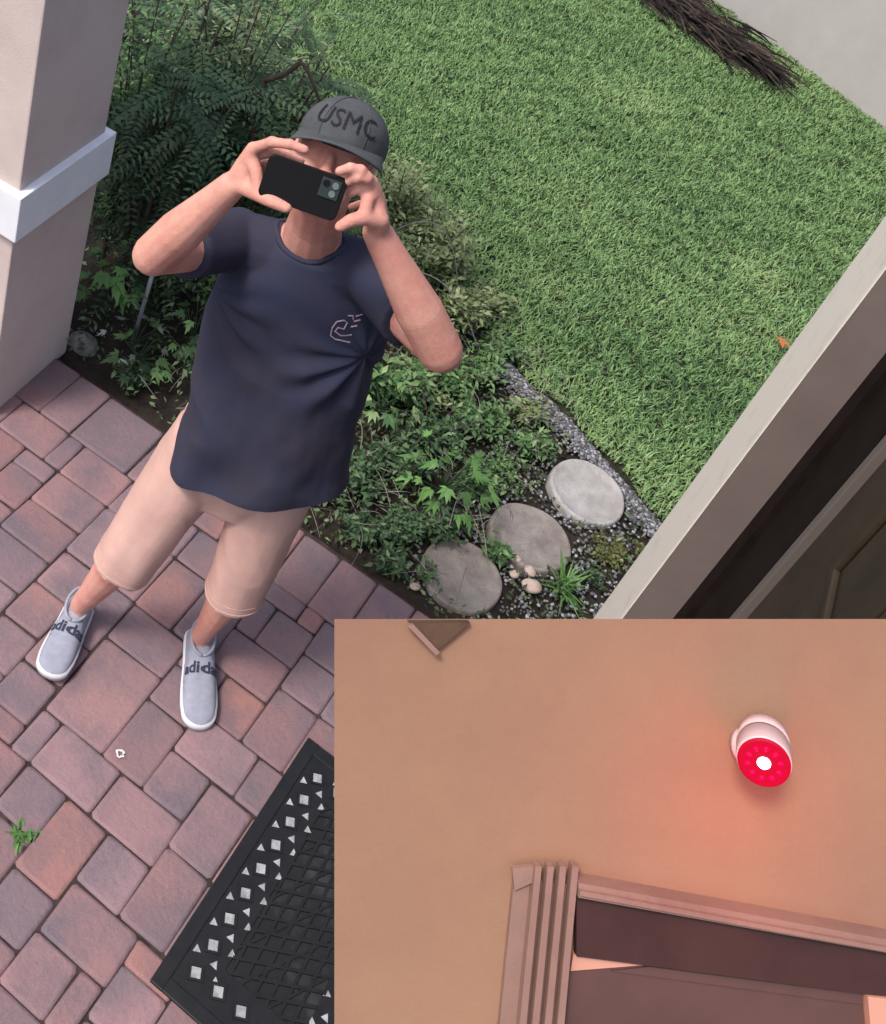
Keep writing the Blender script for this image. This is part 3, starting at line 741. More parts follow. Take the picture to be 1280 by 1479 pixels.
# ground cover over the whole bed
def cover():
    n = 56000
    x = RNG.uniform(-4.0, .62, n); y = RNG.uniform(2.5, 5.4, n)
    lo = np.where(x > -1.0, 2.475, 2.56)
    ok = (y < edge_y(x) + .02) & (y > lo)
    for cx, cy, r in ((.276, 3.31, .15), (.176, 2.985, .145), (.045, 2.685, .14)): ok &= (x - cx) ** 2 + (y - cy) ** 2 > r * r
    dens = np.array([noise.noise(Vector((a * 3.2, b * 3.2, 9))) for a, b in zip(x, y)])
    right = np.maximum(np.clip((x + 1.15) / .3, .3, 1), np.clip((-1.9 - x) / .3, 0, 1)) * np.where(x > .12, .45, 1)
    ok &= (RNG.uniform(0, 1, n) < np.clip(.75 + dens, .1, 1) * right)
    ok &= ~((np.abs(y - edge_y(x)) < .1) & (x > -.25) & (RNG.uniform(0, 1, n) < .85))
    x, y, dens = x[ok], y[ok], dens[ok]; n = len(x)
    z = -.03 + RNG.uniform(0, 1, n) ** 1.5 * (.05 + .09 * np.clip(dens + .5, 0, 1)) * np.where(x > .1, .5, 1)
    a = RNG.uniform(0, 6.28, n)
    L = Leaves(); ll = RNG.uniform(.012, .034, n)
    L.add(np.stack([x, y, z], 1), np.stack([np.cos(a), np.sin(a), RNG.normal(.2, .4, n)], 1), np.stack([RNG.normal(0, .5, n), RNG.normal(0, .5, n), np.ones(n)], 1), ll, ll * RNG.uniform(.25, .6, n), np.clip(RNG.normal(.5, .24, n), 0, 1))
    tag(link('ground_cover', L.mesh('ground_cover'), MT['litter']), 'mixed low ground cover and leaf litter in the bed', 'ground cover', kind='stuff')
    bm = bmesh.new(); q = random.Random(9)
    for k in range(330):
        xx = q.uniform(-1.1, .15); yy = q.uniform(2.56, 4.2)
        if yy > edge_y(xx) + .05: continue
        an = q.uniform(0, 6.28); l = q.uniform(.06, .22); p0 = Vector((xx, yy, q.uniform(.0, .08))); p2 = p0 + Vector((math.cos(an) * l, math.sin(an) * l, q.uniform(-.03, .06)))
        tube(bm, bez(p0, (p0 + p2) / 2 + Vector((q.uniform(-.04, .04), q.uniform(-.04, .04), q.uniform(.02, .07))), p2, 5), .0017, 3, .0008)
    tag(link('dry_stems', done(bm, 'dry_stems'), MT['greystem']), 'tangle of thin dry stems over the bed', 'dry stems', kind='stuff')
cover()
# stake, bare branches
o = bmesh.new(); tube(o, [(-1.335, 2.80, -.05), (-1.325, 2.815, .36)], .0085, 8)
tag(link('garden_stake', done(o, 'garden_stake'), MT['metal'], smooth=True), 'thin grey metal stake upright in the bed', 'stake')
o = bmesh.new(); tube(o, bez((-1.27, 3.2, .98), (-1.20, 3.2, 1.03), (-1.165, 3.2, 1.110), 5), .010, 6, .009); tube(o, bez((-1.166, 3.2, 1.108), (-1.13, 3.2, 1.10), (-1.06, 3.2, 1.0), 5), .007, 6, .005)
tube(o, [(-1.27, 3.2, .985), (-1.25, 3.22, .5), (-1.22, 3.25, -.04)], .010, 6)
tag(link('bent_branch', done(o, 'bent_branch'), MT['bark'], smooth=True), 'bare bent branch sticking up behind the cap', 'branch')
o = bmesh.new(); tube(o, bez((-.80, 3.62, .3), (-.62, 3.75, .62), (-.45, 3.72, .12), 12), .0035, 5, .002)
tag(link('arching_stem', done(o, 'arching_stem'), MT['greystem'], smooth=True), 'pale stem arching over the lawn edge beside the cap', 'stem')
o = bmesh.new(); tube(o, bez((-.74, 3.5, .2), (-.55, 3.62, .45), (-.28, 3.6, .05), 12), .0035, 5, .002)
tag(link('arching_stem', done(o, 'arching_stem'), MT['greystem'], smooth=True), 'pale stem arching low behind the raised forearm', 'stem')
# fallen leaf on the lawn, white spot on a paver
L = Leaves(); an = np.array([0, 1.2, -1.2, 2.3]); L.add(np.repeat([[.70, 4.62, .055]], 4, 0), np.stack([np.cos(an), np.sin(an), an * 0 + .15], 1), np.repeat([[0, 0, 1.]], 4, 0), np.array([.05, .04, .04, .035]), np.array([.022, .02, .02, .02]), np.full(4, .5))
MT['orange'] = leafmat('orange_leaf', [(.45, .13, .05), (.5, .16, .07)])
tag(link('fallen_leaf', L.mesh('fallen_leaf'), MT['orange']), 'orange fallen leaf on the lawn by the wall edge', 'leaf')
bm = bmesh.new(); q = random.Random(2); ring = []
cx, cy = -.486, 1.520
for k in range(16):
    t = 2 * math.pi * k / 16; r1 = .0125 + q.uniform(-.004, .003); r0 = .0075 + q.uniform(-.003, .0015)
    ring.append((bm.verts.new((cx + r1 * math.cos(t), cy + r1 * math.sin(t), .0062)), bm.verts.new((cx + r0 * math.cos(t), cy + r0 * math.sin(t), .0066))))
for k in range(16): a, b = ring[k], ring[(k + 1) % 16]; bm.faces.new((a[0], b[0], b[1], a[1]))
tag(link('white_stain', done(bm, 'white_stain'), MT['sole']), 'white ring-shaped spot on a dark paver', 'stain')

# ================================================================== THE MAN
J = {'anL': [-0.805, 1.752, 0.1], 'anR': [-0.4859, 1.8958, 0.1], 'knL': [-0.6903, 1.7079, 0.5], 'knR': [-0.4281, 1.8407, 0.48], 'heelL': [-0.8226, 1.7933, 0.03], 'toeL': [-0.7632, 1.5669, 0.04], 'heelR': [-0.5068, 1.9399, 0.02], 'toeR': [-0.3616, 1.7119, 0.02], 'hattop': [-0.5456, 1.8092, 1.9409], 'head': [-0.5288, 1.7928, 1.819], 'neck': [-0.5383, 1.8524, 1.5645], 'shL': [-0.6873, 1.7932, 1.5256], 'shR': [-0.4086, 1.8652, 1.5703], 'elL': [-0.7389, 1.5526, 1.6036], 'wrL': [-0.6221, 1.5518, 1.8443], 'elR': [-0.1977, 1.6924, 1.629], 'wrR': [-0.3702, 1.6272, 1.8489], 'ph1': [-0.577, 1.5479, 1.9485], 'ph2': [-0.4433, 1.5825, 1.9487], 'ph3': [-0.4201, 1.5575, 1.8808], 'ph4': [-0.5544, 1.5228, 1.8784], 'hipL': [-0.6174, 1.8319, 0.8867], 'hipR': [-0.4385, 1.8781, 0.8894]}
J = {k: Vector(v) for k, v in J.items()}
HANDS = {'L': {'wrist': [-0.6187, 1.5527, 1.8458], 'fingers': [[[-0.6051, 1.5583, 1.933], [-0.5742, 1.5538, 1.966], [-0.5438, 1.5534, 1.9791], [-0.5185, 1.562, 1.9775]], [[-0.6083, 1.5709, 1.9065], [-0.5791, 1.5784, 1.9328], [-0.5506, 1.5827, 1.9364], [-0.5271, 1.5846, 1.937]], [[-0.6115, 1.5824, 1.877], [-0.5832, 1.5928, 1.8924], [-0.5537, 1.5953, 1.893], [-0.5336, 1.5932, 1.8953]], [[-0.6111, 1.5877, 1.8526], [-0.5829, 1.5981, 1.8541], [-0.5562, 1.5946, 1.8578], [-0.5379, 1.589, 1.8595]]], 'thumb': [[-0.5974, 1.5427, 1.8642], [-0.5618, 1.5312, 1.8721], [-0.5317, 1.5235, 1.8796], [-0.5065, 1.5279, 1.8787]]}, 'R': {'wrist': [-0.3691, 1.6275, 1.8494], 'fingers': [[[-0.4066, 1.6095, 1.9494], [-0.4241, 1.5885, 1.9743], [-0.4389, 1.5764, 1.9781], [-0.4548, 1.5764, 1.9615]], [[-0.399, 1.6177, 1.9343], [-0.4112, 1.5939, 1.9628], [-0.4235, 1.5804, 1.9645], [-0.4366, 1.5842, 1.9458]], [[-0.391, 1.628, 1.915], [-0.4039, 1.6061, 1.938], [-0.4175, 1.5943, 1.9365], [-0.43, 1.5973, 1.9168]], [[-0.3836, 1.6361, 1.8932], [-0.3978, 1.6304, 1.8956], [-0.4164, 1.6308, 1.881], [-0.4293, 1.6295, 1.8676]]], 'thumb': [[-0.3694, 1.6067, 1.8887], [-0.3888, 1.579, 1.8995], [-0.4031, 1.5588, 1.8968], [-0.4153, 1.5515, 1.8798]]}}
FW = Vector((.25, -.968, 0)).normalized(); RT = Vector((.968, .25, 0)).normalized(); ZZ = Vector((0, 0, 1))
man = empty('person', (-.52, 1.87, 0), 'man in a grey cap, navy shirt and tan shorts photographing with a phone', 'person')

class Blob:
    def __init__(s): s.bm = bmesh.new()
    def cap(s, p0, p1, r0, r1, seg=14):
        p0, p1 = Vector(p0), Vector(p1); d = p1 - p0; l = d.length; d.normalize() if l > 1e-6 else None
        q = d.to_track_quat('Z', 'Y').to_matrix() if l > 1e-6 else Matrix.Identity(3)
        prof = [(-r0 * math.cos(t), r0 * math.sin(t)) for t in (.25, .7, 1.1, 1.57)] + [(l + r1 * math.cos(t), r1 * math.sin(t)) for t in (1.57, 1.1, .7, .25)]
        rings = [[s.bm.verts.new(p0 + q @ Vector((rr * math.cos(6.28318 * k / seg), rr * math.sin(6.28318 * k / seg), z))) for k in range(seg)] for z, rr in prof]
        for a, b in zip(rings, rings[1:]):
            for k in range(seg): s.bm.faces.new((a[k], a[(k + 1) % seg], b[(k + 1) % seg], b[k]))
        s.bm.faces.new(rings[0][::-1]); s.bm.faces.new(rings[-1])
    def chain(s, pts, rs):
        for a, b, r0, r1 in zip(pts, pts[1:], rs, rs[1:]): s.cap(a, b, r0, r1)
    def ell(s, c, ax, rad):
        r = bmesh.ops.create_uvsphere(s.bm, u_segments=24, v_segments=16, radius=1)
        M = Matrix(ax).transposed()
        for v in r['verts']: v.co = Vector(c) + M @ Vector((v.co.x * rad[0], v.co.y * rad[1], v.co.z * rad[2]))
    def loft(s, rings, seg=32, flat=True):
        """rings: (center, x axis, y axis, rx, ry)"""
        R_ = []
        for c, ax, ay, rx, ry in rings:
            R_.append([s.bm.verts.new(Vector(c) + ax * (rx * math.copysign(abs(math.cos(t)) ** .85, math.cos(t))) + ay * (ry * math.copysign(abs(math.sin(t)) ** .85, math.sin(t)))) for t in [2 * math.pi * k / seg for k in range(seg)]])
        for a, b in zip(R_, R_[1:]):
            for k in range(seg): s.bm.faces.new((a[k], a[(k + 1) % seg], b[(k + 1) % seg], b[k]))
        s.bm.faces.new(R_[0][::-1]); s.bm.faces.new(R_[-1])
    def bake(s, name, vox, smooth=6, fold=None):
        bmesh.ops.recalc_face_normals(s.bm, faces=s.bm.faces)
        me = bpy.data.meshes.new(name); s.bm.to_mesh(me); s.bm.free()
        o = bpy.data.objects.new('tmp_build', me); COL.objects.link(o)
        r = o.modifiers.new('r', 'REMESH'); r.mode = 'VOXEL'; r.voxel_size = vox
        if smooth:
            k = o.modifiers.new('s', 'SMOOTH'); k.factor = .5; k.iterations = smooth
        dg = bpy.context.evaluated_depsgraph_get(); dg.update()
        out = bpy.data.meshes.new_from_object(o.evaluated_get(dg))
        bpy.data.objects.remove(o); bpy.data.meshes.remove(me)
        out.name = name
        if fold:
            co = np.empty(len(out.vertices) * 3, np.float32); out.vertices.foreach_get('co', co); co = co.reshape(-1, 3)
            no = np.empty(len(out.vertices) * 3, np.float32); out.vertices.foreach_get('normal', no); no = no.reshape(-1, 3)
            dsp = np.array([fold(Vector(c)) for c in co]); co = co + no * dsp[:, None]
            out.vertices.foreach_set('co', co.astype(np.float32).ravel()); out.update()
        return out

# head frame: face tipped up toward the lens
HF = (FW * .83 + ZZ * .55 - RT * .02).normalized(); HR = HF.cross(ZZ).normalized() * 1.0
HR = HR if HR.dot(RT) > 0 else -HR
HU = HR.cross(HF).normalized(); HU = HU if HU.z > 0 else -HU
HC = Vector((-.537, 1.800, 1.818))
def hp(r, f, u): return HC + HR * r + HF * f + HU * u
B = Blob()
AX = (HR, HF, HU)
B.ell(HC + HU * .02, AX, (.074, .094, .092)); B.ell(hp(0, .022, -.05), AX, (.058, .066, .066)); B.ell(hp(0, .055, -.085), AX, (.032, .03, .026))
B.ell(hp(0, .092, -.012), AX, (.011, .016, .026)); B.ell(hp(0, .100, -.028), AX, (.015, .013, .011))         # nose
B.ell(hp(0, .078, .022), AX, (.05, .016, .012))                                                             # brow
for s_ in (-1, 1):
    B.ell(hp(.034 * s_, .072, -.022), AX, (.022, .018, .018)); B.ell(hp(.075 * s_, -.005, -.012), AX, (.009, .018, .030))
    B.ell(hp(.029 * s_, .081, .006), AX, (.014, .008, .009))
B.ell(hp(0, .082, -.055), AX, (.024, .010, .006)); B.ell(hp(0, .080, -.066), AX, (.020, .010, .007))         # lips
NK = Vector((-.545, 1.865, 1.545))
B.chain([hp(0, -.02, -.06), (hp(0, -.02, -.06) + NK) / 2, NK], [.055, .054, .066])
# trunk under the clothes
CH = Vector((-.535, 1.855, 1.40)); PV = Vector((-.53, 1.86, .93))
B.chain([NK + Vector((0, 0, -.02)), CH, Vector((-.532, 1.857, 1.15)), PV], [.075, .11, .105, .11])
B.chain([J['shL'], NK - ZZ * .03, J['shR']], [.058, .07, .058])
for s_ in 'LR':
    sh, el, wr = J['sh' + s_], J['el' + s_], J['wr' + s_]
    B.chain([sh, (sh + el) / 2, el], [.055, .05, .040])
    fm = el.lerp(wr, .35) 
    B.chain([el, fm, el.lerp(wr, .75), wr], [.042, .0435, .032, .0265])
    B.ell(el + (el - sh.lerp(wr, .5)).normalized() * .012, (RT, FW, ZZ), (.030, .030, .030)); B.cap(el.lerp(wr, .12) + RT * .012, el.lerp(wr, .45) + RT * .008, .034, .032)
    hipv, kn, an = J['hip' + s_], J['kn' + s_], J['an' + s_]
    B.chain([hipv, hipv.lerp(kn, .5), kn], [.085, .07, .052])
    B.chain([kn, kn.lerp(an, .3) - FW * .012, kn.lerp(an, .75), an, an - ZZ * .04], [.05, .052, .036, .030, .030])
    he, to = J['heel' + s_], J['toe' + s_]
    B.chain([an - ZZ * .045, Vector((he.lerp(to, .6).x, he.lerp(to, .6).y, .034))], [.030, .017])
    h = HANDS[s_]; wv = Vector(h['wrist'])
    kn_ = [Vector(f[0]) for f in h['fingers']]; tb = [Vector(q) for q in h['thumb']]
    for i, k in enumerate(kn_): B.chain([wv, wv.lerp(k, .55), k], [.0215, .0175, .0125])
    for a, b in zip(kn_, kn_[1:]): B.cap(wv.lerp(a, .8), wv.lerp(b, .8), .0115, .0115)
    for i, f in enumerate(h['fingers']):
        rr = (.0106, .011, .0104, .0092)[i]
        B.chain([Vector(q) for q in f], [rr * 1.02, rr * .9, rr * .84, rr * .78])
        for q_, w_ in zip(f[:3], (1.16, 1.06, .95)): B.ell(Vector(q_), (RT, FW, ZZ), (rr * w_,) * 3)
    B.chain([wv.lerp(kn_[0], .8), kn_[0].lerp(tb[1], .5), tb[1]], [.014, .0115, .012]); B.chain([wv.lerp(kn_[0], .6), tb[0]], [.017, .016])
    B.chain([wv.lerp(tb[0], .3), tb[0], tb[1], tb[2], tb[3]], [.020, .017, .0135, .0120, .0098])
body = child('body', B.bake('body', .0038, 4), MT['skin'], man, True)
# hair band under the cap
Bh = Blob(); Bh.ell(HC + HU * .018 - HF * .012, AX, (.0775, .092, .088)); 
hme = Bh.bake('hair', .005, 2)
bm = bmesh.new(); bm.from_mesh(hme)
dele = [v for v in bm.verts if (v.co - HC).dot(HF) > .022 or (v.co - HC).dot(HU) < -.045]
bmesh.ops.delete(bm, geom=dele, context='VERTS'); bm.to_mesh(hme); bm.free()
child('hair', hme, MT['hair'], man, True)
# eyes
for s_ in (-1, 1):
    bm = bmesh.new(); bmesh.ops.create_uvsphere(bm, u_segments=12, v_segments=8, radius=.0078)
    for v in bm.verts: v.co = v.co + hp(.029 * s_, .0775, .003)
    child('eye', done(bm, 'eye'), MT['eye'], man, True)

# cap: crown dome + brim + lettering
CC = hp(.004, -.002, .040)
RX, RF, RU = .0845, .102, .082
def crown_pt(az, el, off=0):     # az 0 = front, positive to viewer right
    f = math.cos(az) * math.cos(el); r = math.sin(az) * math.cos(el); u = math.sin(el)
    k = 1 + .10 * max(0, f) * math.sin(2 * max(el, 0))      # fuller front panel
    return CC + HR * (r * (RX * k + off)) + HF * (f * (RF * k + off)) + HU * (u * (RU * k + off))
bm = bmesh.new(); n = 36; rows = []
for e in (-.22, -.12, .0, .15, .3, .5, .7, .9, 1.1, 1.3, 1.45):
    rows.append([bm.verts.new(crown_pt(2 * math.pi * k / n, e)) for k in range(n)])
for a, b in zip(rows, rows[1:]):
    for k in range(n): bm.faces.new((a[k], a[(k + 1) % n], b[(k + 1) % n], b[k]))
bm.faces.new(rows[-1])
inner = [bm.verts.new(v.co + (CC - v.co).normalized() * .006) for v in rows[0]]
for k in range(n): bm.faces.new((rows[0][(k + 1) % n], rows[0][k], inner[k], inner[(k + 1) % n]))
capo = child('cap', done(bm, 'cap'), MT['cap'], man, True)
for a0_ in (.52, 1.5708, 2.62):
    bm = bmesh.new(); pts_ = [crown_pt(a0_, e_, .0006) for e_ in np.linspace(-.2, 1.5, 16)] + [crown_pt(a0_ + math.pi, e_, .0006) for e_ in np.linspace(1.5, -.2, 16)]
    tube(bm, pts_, .0011, 5)
    sub('seam', done(bm, 'seam'), MT['cap'], capo, man, True)
# button
bm = bmesh.new(); bmesh.ops.create_uvsphere(bm, u_segments=10, v_segments=6, radius=.007)
for v in bm.verts: v.co = CC + HU * RU + HR * v.co.x + HF * v.co.y + HU * v.co.z * .6
sub('button', done(bm, 'button'), MT['cap'], capo, man, True)
# brim
bm = bmesh.new(); A = []; nb = 22; nr = 6
for i in range(nr + 1):
    t = i / nr; row = []
    for k in range(nb + 1):
        az = -1.32 + 2.64 * k / nb
        base = crown_pt(az, -.12)
        ext = .084 * (math.cos(az * .98) ** .6 if abs(az * .98) < 1.57 else 0)
        sag = -.020 * (math.sin(az) ** 2) * t * 1.2 - .006 * t + .006
        row.append(base + (HF * .93 + HR * .25 * math.sin(az)) * ext * t + HU * sag * 1.0)
    A.append(row)
top = [[bm.verts.new(p) for p in r] for r in A]; bot = [[bm.verts.new(p - HU * .0035) for p in r] for r in A]
for i in range(nr):
    for k in range(nb):
        bm.faces.new((top[i][k], top[i][k + 1], top[i + 1][k + 1], top[i + 1][k])); bm.faces.new((bot[i][k + 1], bot[i][k], bot[i + 1][k], bot[i + 1][k + 1]))
for k in range(nb): bm.faces.new((top[nr][k], top[nr][k + 1], bot[nr][k + 1], bot[nr][k]))
sub('brim', done(bm, 'brim'), MT['cap'], capo, man, True)

def text_mesh(s, size, bold=0, extr=0.0):
    cu = bpy.data.curves.new('lettering', 'FONT'); cu.body = s; cu.size = size; cu.align_x = 'CENTER'; cu.align_y = 'CENTER'; cu.offset = bold; cu.extrude = extr; cu.resolution_u = 3
    o = bpy.data.objects.new('tmp_text', cu); COL.objects.link(o)
    dg = bpy.context.evaluated_depsgraph_get(); dg.update()
    me = bpy.data.meshes.new_from_object(o.evaluated_get(dg)); bpy.data.objects.remove(o); bpy.data.curves.remove(cu)
    bm = bmesh.new(); bm.from_mesh(me); bmesh.ops.triangulate(bm, faces=bm.faces)
    bmesh.ops.subdivide_edges(bm, edges=bm.edges, cuts=1); bm.to_mesh(me); bm.free()
    return me
tm = text_mesh('USMC', .050, .0)
for v in tm.vertices:
    v.co = crown_pt(v.co.x * 1.12 / .1, .40 + v.co.y / RU * .98, .0022)
sub('lettering', tm, MT['capink'], capo, man)

# shirt
def torso_ring(z, rx, ry, dr=0, df=0):
    return (Vector((-.53, 1.855, z)) + RT * dr + FW * df, RT, FW, rx, ry)
S = Blob()
S.loft([torso_ring(.76, .215, .128, .06, .035), torso_ring(.88, .216, .130, .052, .035), torso_ring(1.02, .198, .124, .033, .03), torso_ring(1.18, .186, .118, .02, .022), torso_ring(1.33, .188, .118, .018, .014),
        torso_ring(1.43, .186, .108, .012, .008), torso_ring(1.50, .165, .092, .004, .004), torso_ring(1.545, .12, .078), torso_ring(1.572, .085, .070)])
for s_ in 'LR':
    sh, el = J['sh' + s_], J['el' + s_]
    inn = NK.lerp(sh, .45) - ZZ * .02
    S.cap(inn, sh, .07, .064)
    d = (el - sh).normalized(); x = d.orthogonal().normalized(); y = d.cross(x)
    S.loft([(sh - d * .03, x, y, .064, .064), (sh + d * .04, x, y, .064, .064), (sh.lerp(el, .58), x, y, .064, .062), (sh.lerp(el, .62), x, y, .063, .061)], 24)
def fold_s(c):
    u = (c - Vector((-.53, 1.855, 1.2))).dot(RT); z = c.z
    rid = lambda v: 1 - 2 * abs(noise.noise(v))
    k = .008 * noise.noise(Vector((u * 7, c.y * 6, z * 3.0))) + .0065 * rid(Vector((u * 6 + z * 4.5, c.y * 5, z * 5.5 - u * 4))) + .0025 * noise.noise(Vector((u * 24, c.y * 20, z * 14)))
    for sx in (-1, 1):
        dx, dz = u - sx * .17, z - 1.41
        dd = math.hypot(dx, dz)
        k += .0075 * math.sin(11 * math.atan2(dz, -sx * dx) + sx) * math.exp(-((dd - .09) / .09) ** 2)
    k += .009 * max(0, min(1, (1.2 - z) / .3)) * math.sin(u * 34 + 4 * noise.noise(Vector((u * 3, z * 3, 1))) + z * 5)
    return k * max(0, min(1, (1.50 - z) / .12))
sme = S.bake('shirt', .0055, 5, fold_s)
# cut the hem: slanting, lower at the man's right hip
bm = bmesh.new(); bm.from_mesh(sme)
hem_n = Vector((0, 0, 1)) + RT * (-.28); hem_n.normalize()
bmesh.ops.bisect_plane(bm, geom=bm.verts[:] + bm.edges[:] + bm.faces[:], plane_co=Vector((-.5, 1.84, .918)), plane_no=hem_n, clear_inner=True)
bm.to_mesh(sme); bm.free()
shirt = child('shirt', sme, MT['shirt'], man, True)
bb_ = bmesh.new(); bb_.from_mesh(body.data); bb_.transform(Matrix.Translation(man.location)); tb_ = BVHTree.FromBMesh(bb_)
ss_ = bmesh.new(); ss_.from_mesh(sme); ss_.transform(Matrix.Translation(man.location)); ts_ = BVHTree.FromBMesh(ss_)
rg = []
for k in range(40):
    t = 2 * math.pi * k / 40; dv = RT * math.cos(t) + FW * math.sin(t)
    for zc in [1.66 - .004 * i for i in range(70)]:
        ax_ = Vector((-.545, 1.862, zc)); o_ = ax_ + dv * .12 + ZZ * .03; d_ = (ax_ - o_).normalized()
        hb, hs = tb_.ray_cast(o_, d_), ts_.ray_cast(o_, d_)
        if hs[0] is not None and (hb[0] is None or hs[3] < hb[3]) and (hs[0] - ax_).to_2d().length < .098:
            rg.append(hs[0]); break
for _ in range(4): rg = [(rg[i - 1] + rg[i] * 2 + rg[(i + 1) % len(rg)]) / 4 for i in range(len(rg))]
bm = bmesh.new(); tube(bm, rg + [rg[0], rg[1]], .0062, 8)
sub('collar', done(bm, 'collar'), MT['shirt'], shirt, man, True)
bb_.free(); ss_.free()
# chest print, a few pale strokes with a loop
bm = bmesh.new()
def stroke(pts, r=.0022): 
    vsP = []
    for (u, v) in pts:
        p = Vector((-.428, 1.62, 1.455)) + RT * u + ZZ * v
        vsP.append(p)
    tube(bm, vsP, r, 5)
st = [[(-.022, .012), (-.026, 0), (-.024, -.018), (-.012, -.024), (.02, -.022)], [(-.022, .012), (-.008, .016), (0, .012), (-.002, 0), (-.015, .002), (-.018, -.006), (-.004, -.012), (.018, -.011)],
      [(-.004, .026), (.006, .027), (.009, .02)], [(.012, .026), (.024, .03)], [(.012, .016), (.024, .020)], [(.010, .004), (.022, .008)]]
dg0 = bpy.context.evaluated_depsgraph_get()
bvh_bm = bmesh.new(); bvh_bm.from_mesh(sme); bvh_bm.transform(Matrix.Translation(man.location)); tree = BVHTree.FromBMesh(bvh_bm)
for s_ in st:
    P_ = []
    for (u, v) in s_:
        o_ = Vector((-.400, 1.80, 1.465)) + RT * u * .95 + ZZ * v * 1.1 + FW * .4
        hit = tree.ray_cast(o_, -FW)
        if hit[0] is not None: P_.append(hit[0] + FW * .001)
    if len(P_) > 1: tube(bm, P_, .0017, 5)
sub('chest_print', done(bm, 'chest_print'), MT['print'], shirt, man)
bvh_bm.free()

# shorts
Sh = Blob()
Sh.loft([(PV + ZZ * .06, RT, FW, .165, .112), (PV - ZZ * .02, RT, FW, .170, .115), (PV - ZZ * .10, RT, FW, .172, .118), (PV - ZZ * .17, RT, FW, .15, .105)])
for s_ in 'LR':
    hipv, kn = J['hip' + s_], J['kn' + s_]
    d = (kn - hipv).normalized(); x = (RT - d * RT.dot(d)).normalized(); y = d.cross(x)
    ext = kn + d * .045
    Sh.loft([(hipv - d * .02, x, y, .092, .102), (hipv.lerp(kn, .35), x, y, .088, .100), (hipv.lerp(kn, .75), x, y, .080, .088), (ext, x, y, .076, .082)], 28)
def fold_h(c):
    rid = lambda v: 1 - 2 * abs(noise.noise(v))
    return .007 * noise.noise(Vector((c.x * 16, c.y * 16, c.z * 3.5))) + .003 * rid(Vector((c.x * 10 + c.z * 5, c.y * 10, c.z * 5))) + .0006 * noise.noise(Vector((c.x * 40, c.y * 40, c.z * 22)))
shme = Sh.bake('shorts', .0055, 4, fold_h)
shorts = child('shorts', shme, MT['shorts'], man, True)
hb_ = bmesh.new(); hb_.from_mesh(shme); hb_.transform(Matrix.Translation(man.location)); th_ = BVHTree.FromBMesh(hb_)
for s_ in 'LR':
    hipv, kn = J['hip' + s_], J['kn' + s_]; d = (kn - hipv).normalized(); x = (RT - d * RT.dot(d)).normalized(); y = d.cross(x)
    for off_, r_ in ((.030, .0018), (.008, .0011)):
        rg = []; c_ = kn + d * off_
        for k in range(36):
            t = 2 * math.pi * k / 36; dv = x * math.cos(t) + y * math.sin(t); hit = th_.ray_cast(c_ + dv * .16, -dv)
            if hit[0] is not None and (hit[0] - c_).length < .12: rg.append(hit[0])
        if len(rg) > 30:
            bm = bmesh.new(); tube(bm, rg + [rg[0], rg[1]], r_, 5); sub('hem', done(bm, 'hem'), MT['shorts'], shorts, man, True)
hb_.free()

